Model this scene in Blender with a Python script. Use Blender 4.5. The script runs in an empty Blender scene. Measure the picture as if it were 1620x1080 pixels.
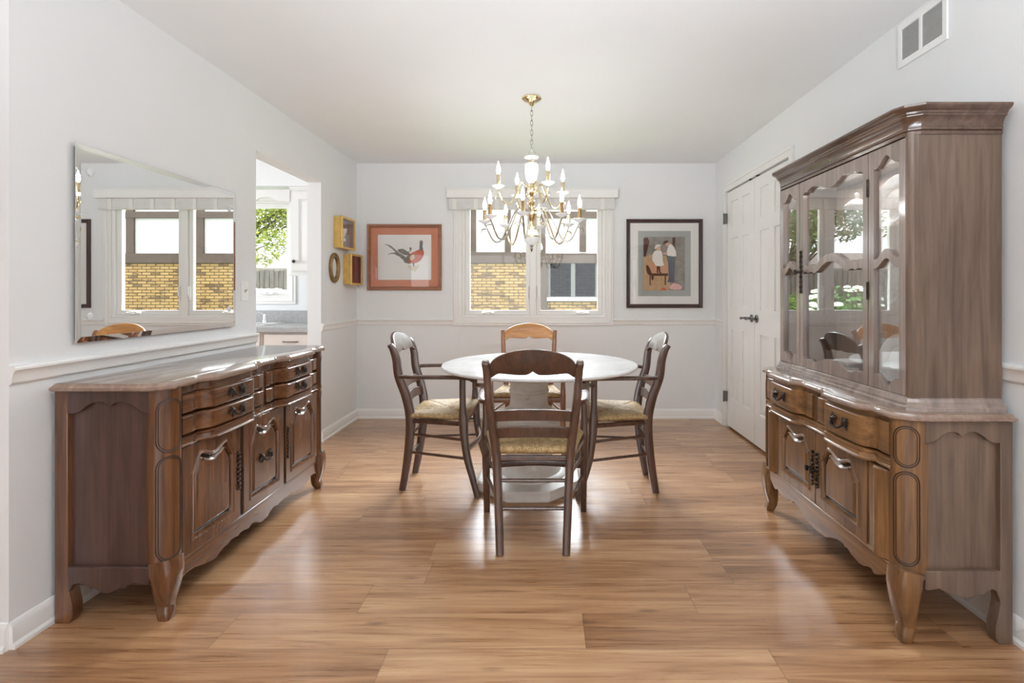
import bpy, bmesh, math, random
from math import pi, sin, cos, sqrt, exp
from mathutils import Vector, Matrix
from mathutils.geometry import tessellate_polygon

S = bpy.context.scene
COL = S.collection
R = math.radians
random.seed(7)

# ------------------------------------------------------------------ camera, world, lights, exposure
cam_d = bpy.data.cameras.new('camera'); cam = bpy.data.objects.new('camera', cam_d); COL.objects.link(cam)
CH = 1.202
cam.location = (0, 0, CH); cam.rotation_euler = (pi/2, 0, 0)
cam_d.sensor_width = 36; cam_d.lens = 18.0
cam_d.shift_x = -53/1620; cam_d.shift_y = -77/1620
cam_d.clip_start = 0.05; cam_d.clip_end = 200
S.camera = cam
S.view_settings.view_transform = 'Standard'; S.view_settings.look = 'None'
S.view_settings.gamma = 1; S.view_settings.use_curve_mapping = False
S.view_settings.exposure = 0.68
try:
    S.cycles.max_bounces = 10; S.cycles.diffuse_bounces = 6; S.cycles.glossy_bounces = 6
    S.cycles.transparent_max_bounces = 16; S.cycles.sample_clamp_indirect = 6
    S.cycles.caustics_reflective = False; S.cycles.caustics_refractive = False
except Exception:
    pass

W = bpy.data.worlds.new('world'); S.world = W; W.use_nodes = True
wn = W.node_tree; wn.nodes.clear()
wo = wn.nodes.new('ShaderNodeOutputWorld'); wb = wn.nodes.new('ShaderNodeBackground')
wtc = wn.nodes.new('ShaderNodeTexCoord'); wsx = wn.nodes.new('ShaderNodeSeparateXYZ'); wcr = wn.nodes.new('ShaderNodeValToRGB')
wn.links.new(wtc.outputs['Generated'], wsx.inputs[0]); wn.links.new(wsx.outputs[2], wcr.inputs[0])
wcr.color_ramp.elements[0].position = 0.0; wcr.color_ramp.elements[0].color = (0.90, 0.93, 0.96, 1)
wcr.color_ramp.elements[1].position = 0.6; wcr.color_ramp.elements[1].color = (0.97, 0.985, 1.0, 1)
wn.links.new(wcr.outputs[0], wb.inputs[0]); wb.inputs[1].default_value = 2.1
wn.links.new(wb.outputs[0], wo.inputs[0])

def area(name, loc, rot, sx, sy, power, col=(1, 1, 1), spread=None):
    d = bpy.data.lights.new(name, 'AREA'); d.shape = 'RECTANGLE'; d.size = sx; d.size_y = sy
    d.energy = power; d.color = col
    if spread: d.spread = spread
    o = bpy.data.objects.new(name, d); COL.objects.link(o); o.location = loc; o.rotation_euler = rot
    return o
# daylight coming in through the big living-room window behind the camera, and added kitchen fill, no window there
area('living_window_daylight', (-0.5, -3.35, 1.45), (R(90), 0, 0), 3.8, 1.65, 16, (0.88, 0.945, 1.0))
area('kitchen_window_daylight', (-4.5, 3.3, 1.5), (R(90), 0, R(-90)), 1.5, 1.1, 36, (0.90, 0.955, 1.0))
# added fill behind the camera, no real lamp, aimed up at the ceiling, tilted towards the dining area
area('living_uplight', (0.0, -0.75, 1.2), (R(146), 0, 0), 1.6, 0.9, 60, (0.83, 0.925, 1.0), R(105))
# unseen area light added outside to brighten the floor, shining down through the dining window
area('sky_gap_daylight', (0.0, 8.4, 4.1), (R(-58), 0, 0), 5.0, 1.7, 1250, (0.87, 0.94, 1.0))

# ------------------------------------------------------------------ materials
def lin(c):
    c /= 255.0
    return c/12.92 if c <= 0.04045 else ((c+0.055)/1.055)**2.4
def C(r, g, b): return (lin(r), lin(g), lin(b), 1)

def newmat(name):
    m = bpy.data.materials.new(name); m.use_nodes = True
    nt = m.node_tree; nt.nodes.clear()
    out = nt.nodes.new('ShaderNodeOutputMaterial'); p = nt.nodes.new('ShaderNodeBsdfPrincipled')
    nt.links.new(p.outputs[0], out.inputs[0])
    return m, nt, p, out
def node(nt, t, **kw):
    n = nt.nodes.new(t)
    for k, v in kw.items(): setattr(n, k, v)
    return n
def ramp(nt, fac, stops):
    r = nt.nodes.new('ShaderNodeValToRGB'); e = r.color_ramp.elements
    while len(e) < len(stops): e.new(0.5)
    for el, (p, c) in zip(e, stops): el.position = p; el.color = c
    nt.links.new(fac, r.inputs[0]); return r.outputs[0]
def mth(nt, op, a, b=None, c=None):
    n = nt.nodes.new('ShaderNodeMath'); n.operation = op
    for i, x in enumerate((a, b, c)):
        if x is None: continue
        if isinstance(x, (int, float)): n.inputs[i].default_value = x
        else: nt.links.new(x, n.inputs[i])
    return n.outputs[0]
def coords(nt, scale=(1, 1, 1), out='Object'):
    t = nt.nodes.new('ShaderNodeTexCoord'); m = nt.nodes.new('ShaderNodeMapping')
    m.inputs['Scale'].default_value = scale
    nt.links.new(t.outputs[out], m.inputs[0]); return m.outputs[0]
def noise(nt, vec, scale, detail=3, rough=0.5, dist=0.0):
    n = nt.nodes.new('ShaderNodeTexNoise'); n.inputs['Scale'].default_value = scale
    n.inputs['Detail'].default_value = detail; n.inputs['Roughness'].default_value = rough
    n.inputs['Distortion'].default_value = dist
    nt.links.new(vec, n.inputs['Vector']); return n.outputs[0]
def bump(nt, p, h, strength, dist=0.01):
    b = nt.nodes.new('ShaderNodeBump'); b.inputs['Strength'].default_value = strength; b.inputs['Distance'].default_value = dist
    nt.links.new(h, b.inputs['Height']); nt.links.new(b.outputs[0], p.inputs['Normal'])
def scl(c, k): return (min(1, c[0]*k), min(1, c[1]*k), min(1, c[2]*k), 1)

def plain(name, c, rough=0.5, metal=0.0, coat=0.0, var=0.06, sc=6.0, emit=0.0, bmp=0.0, spec=0.5):
    m, nt, p, o = newmat(name)
    n = noise(nt, coords(nt), sc, 3)
    col = ramp(nt, n, [(0.3, scl(c, 1-var)), (0.7, scl(c, 1+var))])
    nt.links.new(col, p.inputs['Base Color'])
    p.inputs['Roughness'].default_value = rough; p.inputs['Metallic'].default_value = metal
    p.inputs['Coat Weight'].default_value = coat; p.inputs['Coat Roughness'].default_value = 0.12
    p.inputs['Specular IOR Level'].default_value = spec
    if emit:
        p.inputs['Emission Color'].default_value = c; p.inputs['Emission Strength'].default_value = emit
    if bmp: bump(nt, p, noise(nt, coords(nt), sc*12, 4), bmp, 0.004)
    return m

def wood(name, dark, light, axis='z', rough=0.35, coat=0.3, sc=1.0, coatr=0.15, bmp=0.05):
    m, nt, p, o = newmat(name)
    k = {'x': (1.2, 14, 14), 'y': (14, 1.2, 14), 'z': (14, 14, 1.2)}[axis]
    v = coords(nt, tuple(a*sc for a in k))
    n1 = noise(nt, v, 1.6, 5, 0.6, 0.6)
    k2 = {'x': (3, 90, 90), 'y': (90, 3, 90), 'z': (90, 90, 3)}[axis]
    n2 = noise(nt, coords(nt, tuple(a*sc for a in k2)), 1.0, 3, 0.6)
    f = mth(nt, 'ADD', mth(nt, 'MULTIPLY', n1, 0.72), mth(nt, 'MULTIPLY', n2, 0.28))
    col = ramp(nt, f, [(0.34, dark), (0.52, tuple((a+b)/2 for a, b in zip(dark, light))), (0.68, light)])
    nt.links.new(col, p.inputs['Base Color'])
    p.inputs['Roughness'].default_value = rough
    p.inputs['Coat Weight'].default_value = coat; p.inputs['Coat Roughness'].default_value = coatr
    if bmp: bump(nt, p, n2, bmp, 0.003)
    return m

def glass(name, refl=0.12, rough=0.0, tint=(1, 1, 1, 1), lw=0.25):
    m = bpy.data.materials.new(name); m.use_nodes = True; nt = m.node_tree; nt.nodes.clear()
    o = nt.nodes.new('ShaderNodeOutputMaterial'); t = nt.nodes.new('ShaderNodeBsdfTransparent'); g = nt.nodes.new('ShaderNodeBsdfGlossy')
    mx = nt.nodes.new('ShaderNodeMixShader'); l = nt.nodes.new('ShaderNodeLayerWeight'); l.inputs[0].default_value = 0.5
    t.inputs[0].default_value = tint; g.inputs['Roughness'].default_value = rough; g.inputs[0].default_value = (1, 1, 1, 1)
    # a faint ripple in the pane
    nz = noise(nt, coords(nt), 3.0, 1)
    b = nt.nodes.new('ShaderNodeBump'); b.inputs['Strength'].default_value = 0.02; b.inputs['Distance'].default_value = 0.02
    nt.links.new(nz, b.inputs['Height']); nt.links.new(b.outputs[0], g.inputs['Normal'])
    f = mth(nt, 'MINIMUM', mth(nt, 'ADD', mth(nt, 'MULTIPLY', mth(nt, 'POWER', l.outputs['Facing'], 5), 0.9), max(refl, 0.02)), 0.95)
    nt.links.new(f, mx.inputs[0]); nt.links.new(t.outputs[0], mx.inputs[1]); nt.links.new(g.outputs[0], mx.inputs[2])
    nt.links.new(mx.outputs[0], o.inputs[0]); return m

def floor_mat():
    m, nt, p, o = newmat('laminate_floor')
    t = nt.nodes.new('ShaderNodeTexCoord'); s = nt.nodes.new('ShaderNodeSeparateXYZ'); nt.links.new(t.outputs['Object'], s.inputs[0])
    x, y = s.outputs[0], s.outputs[1]
    wdt, ln = 0.192, 1.28
    yr = mth(nt, 'DIVIDE', y, wdt); row = mth(nt, 'FLOOR', yr)
    w1 = nt.nodes.new('ShaderNodeTexWhiteNoise'); w1.noise_dimensions = '1D'; nt.links.new(row, w1.inputs['W'])
    xr = mth(nt, 'ADD', mth(nt, 'DIVIDE', x, ln), mth(nt, 'MULTIPLY', w1.outputs['Value'], 3.7)); colm = mth(nt, 'FLOOR', xr)
    cb = nt.nodes.new('ShaderNodeCombineXYZ'); nt.links.new(row, cb.inputs[0]); nt.links.new(colm, cb.inputs[1])
    w2 = nt.nodes.new('ShaderNodeTexWhiteNoise'); w2.noise_dimensions = '2D'; nt.links.new(cb.outputs[0], w2.inputs['Vector'])
    rnd = w2.outputs['Value']
    # grain stretched along the planks, shifted per plank
    gx = mth(nt, 'ADD', mth(nt, 'MULTIPLY', x, 0.9), mth(nt, 'MULTIPLY', rnd, 41.0))
    gy = mth(nt, 'MULTIPLY', y, 13.0)
    g = nt.nodes.new('ShaderNodeCombineXYZ'); nt.links.new(gx, g.inputs[0]); nt.links.new(gy, g.inputs[1]); nt.links.new(mth(nt, 'MULTIPLY', rnd, 17.0), g.inputs[2])
    n1 = noise(nt, g.outputs[0], 1.7, 5, 0.62, 0.9)
    gx2 = mth(nt, 'MULTIPLY', gx, 3.0); gy2 = mth(nt, 'MULTIPLY', y, 90.0)
    g2 = nt.nodes.new('ShaderNodeCombineXYZ'); nt.links.new(gx2, g2.inputs[0]); nt.links.new(gy2, g2.inputs[1])
    n2 = noise(nt, g2.outputs[0], 1.0, 4, 0.6, 0.3)
    f = mth(nt, 'ADD', mth(nt, 'MULTIPLY', n1, 0.66), mth(nt, 'MULTIPLY', n2, 0.20))
    f = mth(nt, 'ADD', f, mth(nt, 'MULTIPLY', rnd, 0.15))
    col = ramp(nt, f, [(0.32, C(122, 83, 54)), (0.45, C(158, 114, 78)), (0.55, C(180, 137, 99)), (0.71, C(204, 164, 124))])
    # knots
    kx = nt.nodes.new('ShaderNodeCombineXYZ'); nt.links.new(mth(nt, 'MULTIPLY', x, 2.2), kx.inputs[0]); nt.links.new(mth(nt, 'MULTIPLY', y, 8.0), kx.inputs[1])
    vo = nt.nodes.new('ShaderNodeTexVoronoi'); vo.inputs['Scale'].default_value = 1.0; nt.links.new(kx.outputs[0], vo.inputs['Vector'])
    kn = ramp(nt, vo.outputs['Distance'], [(0.03, (1, 1, 1, 1)), (0.12, (0, 0, 0, 1))])
    mk = nt.nodes.new('ShaderNodeMix'); mk.data_type = 'RGBA'
    nt.links.new(mth(nt, 'MULTIPLY', kn, 0.55), mk.inputs[0]); nt.links.new(col, mk.inputs[6]); mk.inputs[7].default_value = C(84, 54, 38)
    # seams
    fy = mth(nt, 'FRACT', yr); sy = mth(nt, 'LESS_THAN', fy, 0.012)
    fx = mth(nt, 'FRACT', xr); sx = mth(nt, 'LESS_THAN', fx, 0.0022)
    seam = mth(nt, 'MAXIMUM', sy, sx)
    ms = nt.nodes.new('ShaderNodeMix'); ms.data_type = 'RGBA'
    nt.links.new(mth(nt, 'MULTIPLY', seam, 0.45), ms.inputs[0]); nt.links.new(mk.outputs[2], ms.inputs[6]); ms.inputs[7].default_value = C(70, 45, 32)
    nt.links.new(ms.outputs[2], p.inputs['Base Color'])
    rr = mth(nt, 'ADD', 0.22, mth(nt, 'MULTIPLY', n2, 0.14)); nt.links.new(rr, p.inputs['Roughness'])
    p.inputs['Specular IOR Level'].default_value = 0.7
    p.inputs['Coat Weight'].default_value = 0.5; p.inputs['Coat Roughness'].default_value = 0.22
    bump(nt, p, n2, 0.03, 0.002)
    return m

def rush_mat(name, c0, c1):
    m, nt, p, o = newmat(name)
    t = nt.nodes.new('ShaderNodeTexCoord'); s = nt.nodes.new('ShaderNodeSeparateXYZ'); nt.links.new(t.outputs['Object'], s.inputs[0])
    x, y = s.outputs[0], s.outputs[1]
    side = mth(nt, 'GREATER_THAN', mth(nt, 'ABSOLUTE', mth(nt, 'MULTIPLY', x, 0.80)), mth(nt, 'ABSOLUTE', y))
    jit = mth(nt, 'MULTIPLY', noise(nt, coords(nt), 30, 2), 0.006)
    sx = mth(nt, 'SINE', mth(nt, 'MULTIPLY', mth(nt, 'ADD', x, jit), 900)); sy = mth(nt, 'SINE', mth(nt, 'MULTIPLY', mth(nt, 'ADD', y, jit), 900))
    st = mth(nt, 'ADD', mth(nt, 'MULTIPLY', side, sy), mth(nt, 'MULTIPLY', mth(nt, 'SUBTRACT', 1, side), sx))
    nz = noise(nt, coords(nt, (1, 1, 1)), 45, 4, 0.7)
    f = mth(nt, 'ADD', mth(nt, 'MULTIPLY', st, 0.18), nz)
    nt.links.new(ramp(nt, f, [(0.30, c0), (0.72, c1)]), p.inputs['Base Color'])
    p.inputs['Roughness'].default_value = 0.5
    bump(nt, p, st, 0.6, 0.003)
    return m

def brick_mat():
    m, nt, p, o = newmat('tan_brick')
    v = nt.nodes.new('ShaderNodeTexCoord'); mp = nt.nodes.new('ShaderNodeMapping'); mp.inputs['Rotation'].default_value = (pi/2, 0, 0)
    nt.links.new(v.outputs['Object'], mp.inputs[0])
    b = nt.nodes.new('ShaderNodeTexBrick'); b.offset = 0.5
    b.inputs['Color1'].default_value = C(188, 156, 104); b.inputs['Color2'].default_value = C(172, 138, 90); b.inputs['Mortar'].default_value = C(104, 84, 56)
    b.inputs['Scale'].default_value = 1; b.inputs['Mortar Size'].default_value = 0.012; b.inputs['Brick Width'].default_value = 0.23; b.inputs['Row Height'].default_value = 0.075
    b.inputs['Bias'].default_value = -0.1
    nt.links.new(mp.outputs[0], b.inputs['Vector'])
    sx = nt.nodes.new('ShaderNodeSeparateXYZ'); nt.links.new(v.outputs['Object'], sx.inputs[0])
    row = mth(nt, 'FLOOR', mth(nt, 'DIVIDE', sx.outputs[2], 0.075)); col = mth(nt, 'FLOOR', mth(nt, 'ADD', mth(nt, 'DIVIDE', sx.outputs[0], 0.23), mth(nt, 'MULTIPLY', mth(nt, 'MODULO', row, 2), 0.5)))
    cb = nt.nodes.new('ShaderNodeCombineXYZ'); nt.links.new(row, cb.inputs[0]); nt.links.new(col, cb.inputs[1])
    wnz = nt.nodes.new('ShaderNodeTexWhiteNoise'); wnz.noise_dimensions = '2D'; nt.links.new(cb.outputs[0], wnz.inputs['Vector'])
    big = noise(nt, coords(nt, (3, 1, 12)), 1.3, 3, 0.7)
    f = mth(nt, 'GREATER_THAN', mth(nt, 'ADD', mth(nt, 'MULTIPLY', wnz.outputs['Value'], 0.5), big), 0.90)
    mx = nt.nodes.new('ShaderNodeMix'); mx.data_type = 'RGBA'; nt.links.new(mth(nt, 'MULTIPLY', f, 0.75), mx.inputs[0])
    nt.links.new(b.outputs[0], mx.inputs[6]); mx.inputs[7].default_value = C(84, 66, 52)
    nt.links.new(mx.outputs[2], p.inputs['Base Color']); p.inputs['Roughness'].default_value = 0.9
    return m

def marble_mat():
    m, nt, p, o = newmat('white_marble')
    n = noise(nt, coords(nt, (1, 2, 1)), 3.0, 8, 0.7, 1.5)
    n2 = noise(nt, coords(nt), 9, 4, 0.6)
    f = mth(nt, 'ADD', mth(nt, 'MULTIPLY', n, 0.8), mth(nt, 'MULTIPLY', n2, 0.2))
    nt.links.new(ramp(nt, f, [(0.36, C(206, 205, 203)), (0.5, C(226, 226, 225)), (0.7, C(236, 236, 236))]), p.inputs['Base Color'])
    p.inputs['Roughness'].default_value = 0.14; return m

def distressed_mat():
    m, nt, p, o = newmat('distressed_white_paint')
    n = noise(nt, coords(nt, (1, 1, 2.5)), 9, 6, 0.65)
    nt.links.new(ramp(nt, n, [(0.28, C(150, 128, 104)), (0.36, C(214, 208, 200)), (0.6, C(226, 224, 219))]), p.inputs['Base Color'])
    p.inputs['Roughness'].default_value = 0.5; return m

def leaf_mat(name, c0, c1):
    m, nt, p, o = newmat(name)
    n = noise(nt, coords(nt), 4.0, 4, 0.7)
    nt.links.new(ramp(nt, n, [(0.3, c0), (0.7, c1)]), p.inputs['Base Color'])
    p.inputs['Roughness'].default_value = 0.7
    return m

M = {}
M['wall'] = plain('wall_paint', C(229, 230, 230), 0.6, var=0.008, sc=3)
M['ceiling'] = plain('ceiling_paint', C(236, 237, 238), 0.8, var=0.008, sc=3)
M['trim'] = plain('trim_paint', C(234, 233, 230), 0.32, var=0.008, sc=5)
M['floor'] = floor_mat()
WD, WL = C(66, 38, 22), C(124, 80, 48)
M['wood_v'] = wood('walnut_vertical_grain', WD, WL, 'z', 0.26, 0.8)
M['wood_h'] = wood('walnut_horizontal_grain', WD, WL, 'x', 0.24, 0.8)
M['wood_side'] = wood('walnut_dark_side', C(54, 36, 31), C(88, 64, 56), 'z', 0.34, 0.4)  # shade on the end panels put into a darker colour
M['wood_top'] = wood('walnut_top', C(122, 98, 84), C(154, 130, 114), 'x', 0.2, 1.0, coatr=0.14, bmp=0.02)  # base colour lightened to carry the reflected sheen on the tops
M['hwood_v'] = wood('fruitwood_vertical_grain', C(84, 56, 33), C(144, 104, 64), 'z', 0.34, 0.4)
M['hwood_h'] = wood('fruitwood_horizontal_grain', C(92, 62, 38), C(158, 116, 72), 'x', 0.32, 0.45)
M['hwood_side'] = wood('fruitwood_side', C(84, 66, 54), C(126, 104, 88), 'z', 0.36, 0.35)  # grey of reflected light mixed into the end panel colour
M['hwood_door'] = wood('fruitwood_glazed_door', C(126, 110, 102), C(162, 146, 136), 'z', 0.22, 1.0, coatr=0.1)  # wall reflection on the door fronts put into a paler colour
M['hcrown'] = wood('dark_fruitwood_crown', C(70, 50, 38), C(106, 80, 64), 'x', 0.26, 0.8)
M['hback'] = wood('pale_cabinet_back', C(176, 160, 148), C(206, 192, 180), 'z', 0.4, 0.3)  # interior brightness put into the pale colour of the back
M['inlay'] = plain('dark_groove', C(38, 22, 14), 0.4)
M['chair'] = wood('dark_cherry', C(52, 33, 25), C(96, 63, 47), 'z', 0.28, 0.8, sc=1.4)
M['chair_m'] = wood('mid_cherry', C(112, 66, 38), C(160, 104, 64), 'z', 0.3, 0.6, sc=1.4)
M['chair_l'] = wood('honey_cherry', C(150, 92, 40), C(206, 146, 78), 'x', 0.3, 0.5, sc=1.4)
M['rush'] = rush_mat('rush_weave', C(140, 110, 70), C(218, 188, 138))
M['marble'] = marble_mat(); M['distress'] = distressed_mat()
M['bronze'] = plain('antique_bronze', C(70, 64, 60), 0.35, 0.85, var=0.35, sc=60)
M['brass'] = plain('polished_brass', C(236, 220, 178), 0.16, 1.0, var=0.05)
M['pewter'] = plain('aged_pewter', C(186, 182, 172), 0.25, 1.0, var=0.08)
M['nickel'] = plain('dark_nickel', C(120, 118, 115), 0.25, 1.0)
M['chrome'] = plain('chrome', C(225, 226, 228), 0.08, 1.0)
M['porcelain'] = plain('white_porcelain', C(240, 240, 238), 0.15, var=0.01)
M['bulb'] = plain('lit_bulb', (0.97, 0.95, 0.93, 1), 0.3, emit=42, var=0.0)
M['mirror'] = plain('mirror_silver', (0.86, 0.87, 0.87, 1), 0.0, 1.0, var=0.0)
M['mirror_back'] = plain('mirror_backing', C(50, 50, 50), 0.7)
M['acrylic'] = plain('clear_acrylic', C(214, 216, 216), 0.12, var=0.05)
M['glass'] = glass('window_glass', 0.0, lw=0.12)
M['hglass'] = glass('cabinet_glass', 0.17, lw=0.2)
M['crystal'] = glass('crystal', 0.10, 0.02, (0.93, 0.95, 0.95, 1), 0.5)
def pressed(name):
    m, nt, p, o = newmat(name); n = noise(nt, coords(nt), 40, 2)
    nt.links.new(ramp(nt, n, [(0.3, C(206, 210, 212)), (0.7, C(236, 238, 238))]), p.inputs['Base Color'])
    p.inputs['Roughness'].default_value = 0.08; p.inputs['Alpha'].default_value = 0.42
    return m
M['pressed'] = pressed('pressed_glass')
M['picglass'] = glass('picture_glass', 0.0, lw=0.05)
M['gold'] = plain('gilt_wood', C(222, 184, 104), 0.32, 0.3, var=0.12, sc=20)
M['oldgold'] = plain('antique_gilt', C(150, 122, 80), 0.35, 0.6, var=0.25, sc=20)
M['velvet'] = plain('red_velvet', C(122, 26, 38), 0.9, var=0.2, sc=40)
M['mauve'] = plain('mauve_lining', C(150, 134, 134), 0.8, var=0.06)
M['frame_br'] = wood('cinnamon_frame', C(130, 82, 58), C(170, 114, 82), 'x', 0.35, 0.3)
M['frame_dk'] = wood('mahogany_frame', C(48, 28, 26), C(76, 46, 42), 'z', 0.3, 0.3)
M['mat_rust'] = plain('rust_mat_board', C(204, 134, 106), 0.9, var=0.03)
M['mat_white'] = plain('ivory_mat_board', C(228, 226, 222), 0.9, var=0.01)
M['mat_grey'] = plain('grey_mat_board', C(164, 166, 163), 0.9, var=0.03)
M['paper'] = plain('print_paper', C(232, 231, 228), 0.9, var=0.01)
M['plastic'] = plain('white_plastic', C(238, 238, 236), 0.3, var=0.01)
M['slot'] = plain('dark_slot', C(172, 172, 172), 0.8)
M['slot_dk'] = plain('dark_catch', C(80, 76, 72), 0.5, 0.5)
M['grille'] = plain('vent_grille', C(200, 200, 198), 0.5, var=0.02)
M['shade'] = plain('shade_fabric', C(216, 215, 212), 0.9, var=0.03, sc=30)
M['kcab'] = plain('kitchen_cabinet_paint', C(226, 225, 222), 0.4, var=0.01)
M['kbase'] = plain('kitchen_base_paint', C(222, 212, 204), 0.45, var=0.01)
M['laminate'] = plain('grey_laminate', C(168, 168, 168), 0.35, var=0.10, sc=40)
M['steel'] = plain('brushed_steel', C(190, 190, 190), 0.3, 1.0)
M['brick'] = brick_mat()
M['stucco'] = plain('white_stucco', C(206, 205, 203), 0.9, var=0.02, sc=8)
M['beam'] = plain('brown_beam', C(92, 78, 70), 0.8, var=0.1)
M['gframe'] = plain('grey_window_frame', C(112, 112, 112), 0.6)
M['winDark'] = plain('dark_window_pane', C(86, 96, 88), 0.35, var=0.25, sc=1.2)
M['fence'] = wood('weathered_fence', C(104, 100, 96), C(150, 145, 140), 'z', 0.9, 0.0)
M['roof'] = plain('pale_shingle_roof', C(160, 152, 146), 0.9, var=0.06)
M['shedwall'] = plain('shed_wall', C(120, 84, 66), 0.9)
M['grass'] = plain('lawn', C(104, 128, 66), 0.95, var=0.3, sc=2)
M['leaf'] = leaf_mat('tree_leaf', C(104, 128, 50), C(200, 206, 96))
M['leaf2'] = leaf_mat('dark_leaf', C(52, 92, 50), C(118, 156, 84))
M['box'] = leaf_mat('boxwood_leaf', C(74, 110, 44), C(142, 172, 78))
M['bark'] = plain('bark', C(84, 72, 62), 0.95, var=0.2)
M['bloom'] = plain('hydrangea_bloom', C(236, 240, 224), 0.8, var=0.05, sc=20)
M['ink'] = plain('grey_ink', C(128, 124, 118), 0.9, var=0.25, sc=60)
M['ink_dk'] = plain('slate_ink', C(104, 112, 114), 0.9, var=0.15, sc=60)
M['p_red'] = plain('russet_paint', C(196, 100, 72), 0.9, var=0.15, sc=60)
M['p_straw'] = plain('straw_paint', C(214, 206, 186), 0.9, var=0.1, sc=60)
M['p_park'] = plain('park_paint', C(140, 134, 126), 0.9, var=0.2, sc=25)
M['p_path'] = plain('sandy_path_paint', C(186, 152, 116), 0.9, var=0.1, sc=30)
M['p_brown'] = plain('brown_paint', C(88, 60, 50), 0.9, var=0.15)
M['p_skin'] = plain('skin_paint', C(206, 164, 138), 0.9)
M['p_white'] = plain('white_paint', C(226, 222, 216), 0.9, var=0.04)
M['p_blue'] = plain('slate_trouser_paint', C(96, 98, 108), 0.9, var=0.08)
M['p_orange'] = plain('apricot_paint', C(198, 148, 116), 0.9, var=0.08)
M['p_pink'] = plain('pink_paint', C(216, 170, 166), 0.9, var=0.15, sc=80)

# ------------------------------------------------------------------ mesh helpers
class MB:
    def __init__(s, xf=None): s.v = []; s.f = []; s.m = []; s.mi = 0; s.xf = xf
    def add(s, pts):
        b = len(s.v)
        for p in pts:
            s.v.append(tuple(s.xf(*p)) if s.xf else tuple(p))
        return b
    def face(s, idx): s.f.append(tuple(idx)); s.m.append(s.mi)
    def box(s, x0, x1, y0, y1, z0, z1):
        b = s.add([(x0,y0,z0),(x1,y0,z0),(x1,y1,z0),(x0,y1,z0),(x0,y0,z1),(x1,y0,z1),(x1,y1,z1),(x0,y1,z1)])
        for q in ((0,3,2,1),(4,5,6,7),(0,1,5,4),(1,2,6,5),(2,3,7,6),(3,0,4,7)): s.face([b+i for i in q])
        return s
    def cap(s, b, loop3):
        # tessellate a planar (maybe concave) loop whose vertices start at index b
        n = len(loop3)
        if n <= 4: s.face([b+i for i in range(n)]); return
        for t in tessellate_polygon([[Vector(p) for p in loop3]]):
            if len(set(t)) == 3: s.face([b+i for i in t])
    def loft(s, loops, cap0=True, cap1=True, closed=True):
        n = len(loops[0]); bs = [s.add(l) for l in loops]
        for a, b in zip(bs, bs[1:]):
            for i in range(n if closed else n-1):
                j = (i+1) % n; s.face((a+i, a+j, b+j, b+i))
        if cap0: s.cap(bs[0], loops[0])
        if cap1: s.cap(bs[-1], loops[-1])
        return s
    def tube(s, path, rad, n=8, sq=0.0, side=(1, 0, 0), cap=True):
        P = [Vector(p) for p in path]; loops = []; prev = None
        for i, p in enumerate(P):
            t = (P[min(i+1, len(P)-1)] - P[max(i-1, 0)]).normalized()
            if side is None:
                if prev is None:
                    a = Vector((0, 0, 1)) if abs(t.z) < 0.9 else Vector((1, 0, 0))
                    u = (a - t*a.dot(t)).normalized()
                else: u = (prev - t*prev.dot(t)).normalized()
                prev = u
            else:
                a = Vector(side); u = a - t*a.dot(t)
                if u.length < 1e-4: u = Vector((0, 1, 0)) - t*t.y
                u.normalize()
            w = t.cross(u)
            r = rad[i] if isinstance(rad, (list, tuple)) and len(rad) == len(P) and not (len(P) == 2 and isinstance(rad, tuple)) else rad
            ra, rb = r if isinstance(r, tuple) else (r, r)
            lp = []
            for k in range(n):
                th = 2*pi*(k+0.5)/n; c, q = cos(th), sin(th)
                if sq:
                    e = 1-sq*0.75
                    c = math.copysign(abs(c)**e, c); q = math.copysign(abs(q)**e, q)
                lp.append(p + u*c*ra + w*q*rb)
            loops.append(lp)
        return s.loft(loops, cap, cap)
    def lathe(s, prof, c=(0, 0, 0), n=24, flute=0, fa=0.0):
        loops = []
        for r, z in prof:
            lp = []
            for k in range(n):
                a = 2*pi*k/n; rr = r*(1 + (fa*cos(flute*a) if flute else 0))
                lp.append((c[0]+rr*cos(a), c[1]+rr*sin(a), c[2]+z))
            loops.append(lp)
        return s.loft(loops)
    def prism(s, poly, a0, a1, fn):
        return s.loft([[fn(p, q, a0) for p, q in poly], [fn(p, q, a1) for p, q in poly]])
    def plate(s, outer, inners, a0, a1, fn):
        # flat plate with holes, thickness a0..a1
        loops = [outer] + inners; flat = [p for l in loops for p in l]
        tris = tessellate_polygon([[Vector((p, q, 0)) for p, q in l] for l in loops])
        b0 = s.add([fn(p, q, a0) for p, q in flat]); b1 = s.add([fn(p, q, a1) for p, q in flat])
        for t in tris: s.face([b0+i for i in t]); s.face([b1+i for i in t])
        k = 0
        for l in loops:
            for i in range(len(l)):
                j = (i+1) % len(l); s.face((b0+k+i, b0+k+j, b1+k+j, b1+k+i))
            k += len(l)
        return s
    def build(s, name, mat, parent=None, bev=0.0, ang=32, seg=2, loc=None):
        me = bpy.data.meshes.new(name); me.from_pydata(s.v, [], s.f)
        for mm in (mat if isinstance(mat, (list, tuple)) else [mat]): me.materials.append(mm)
        if any(s.m): me.polygons.foreach_set('material_index', s.m)
        bm = bmesh.new(); bm.from_mesh(me)
        bmesh.ops.recalc_face_normals(bm, faces=bm.faces); bm.to_mesh(me); bm.free()
        me.polygons.foreach_set('use_smooth', [True]*len(me.polygons))
        me.set_sharp_from_angle(angle=R(ang)); me.update()
        o = bpy.data.objects.new(name, me); COL.objects.link(o)
        if parent is not None: o.parent = parent
        if loc is not None: o.location = loc
        if bev:
            b = o.modifiers.new('bevel', 'BEVEL'); b.width = bev; b.segments = seg; b.limit_method = 'ANGLE'; b.angle_limit = R(40)
        return o

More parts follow.
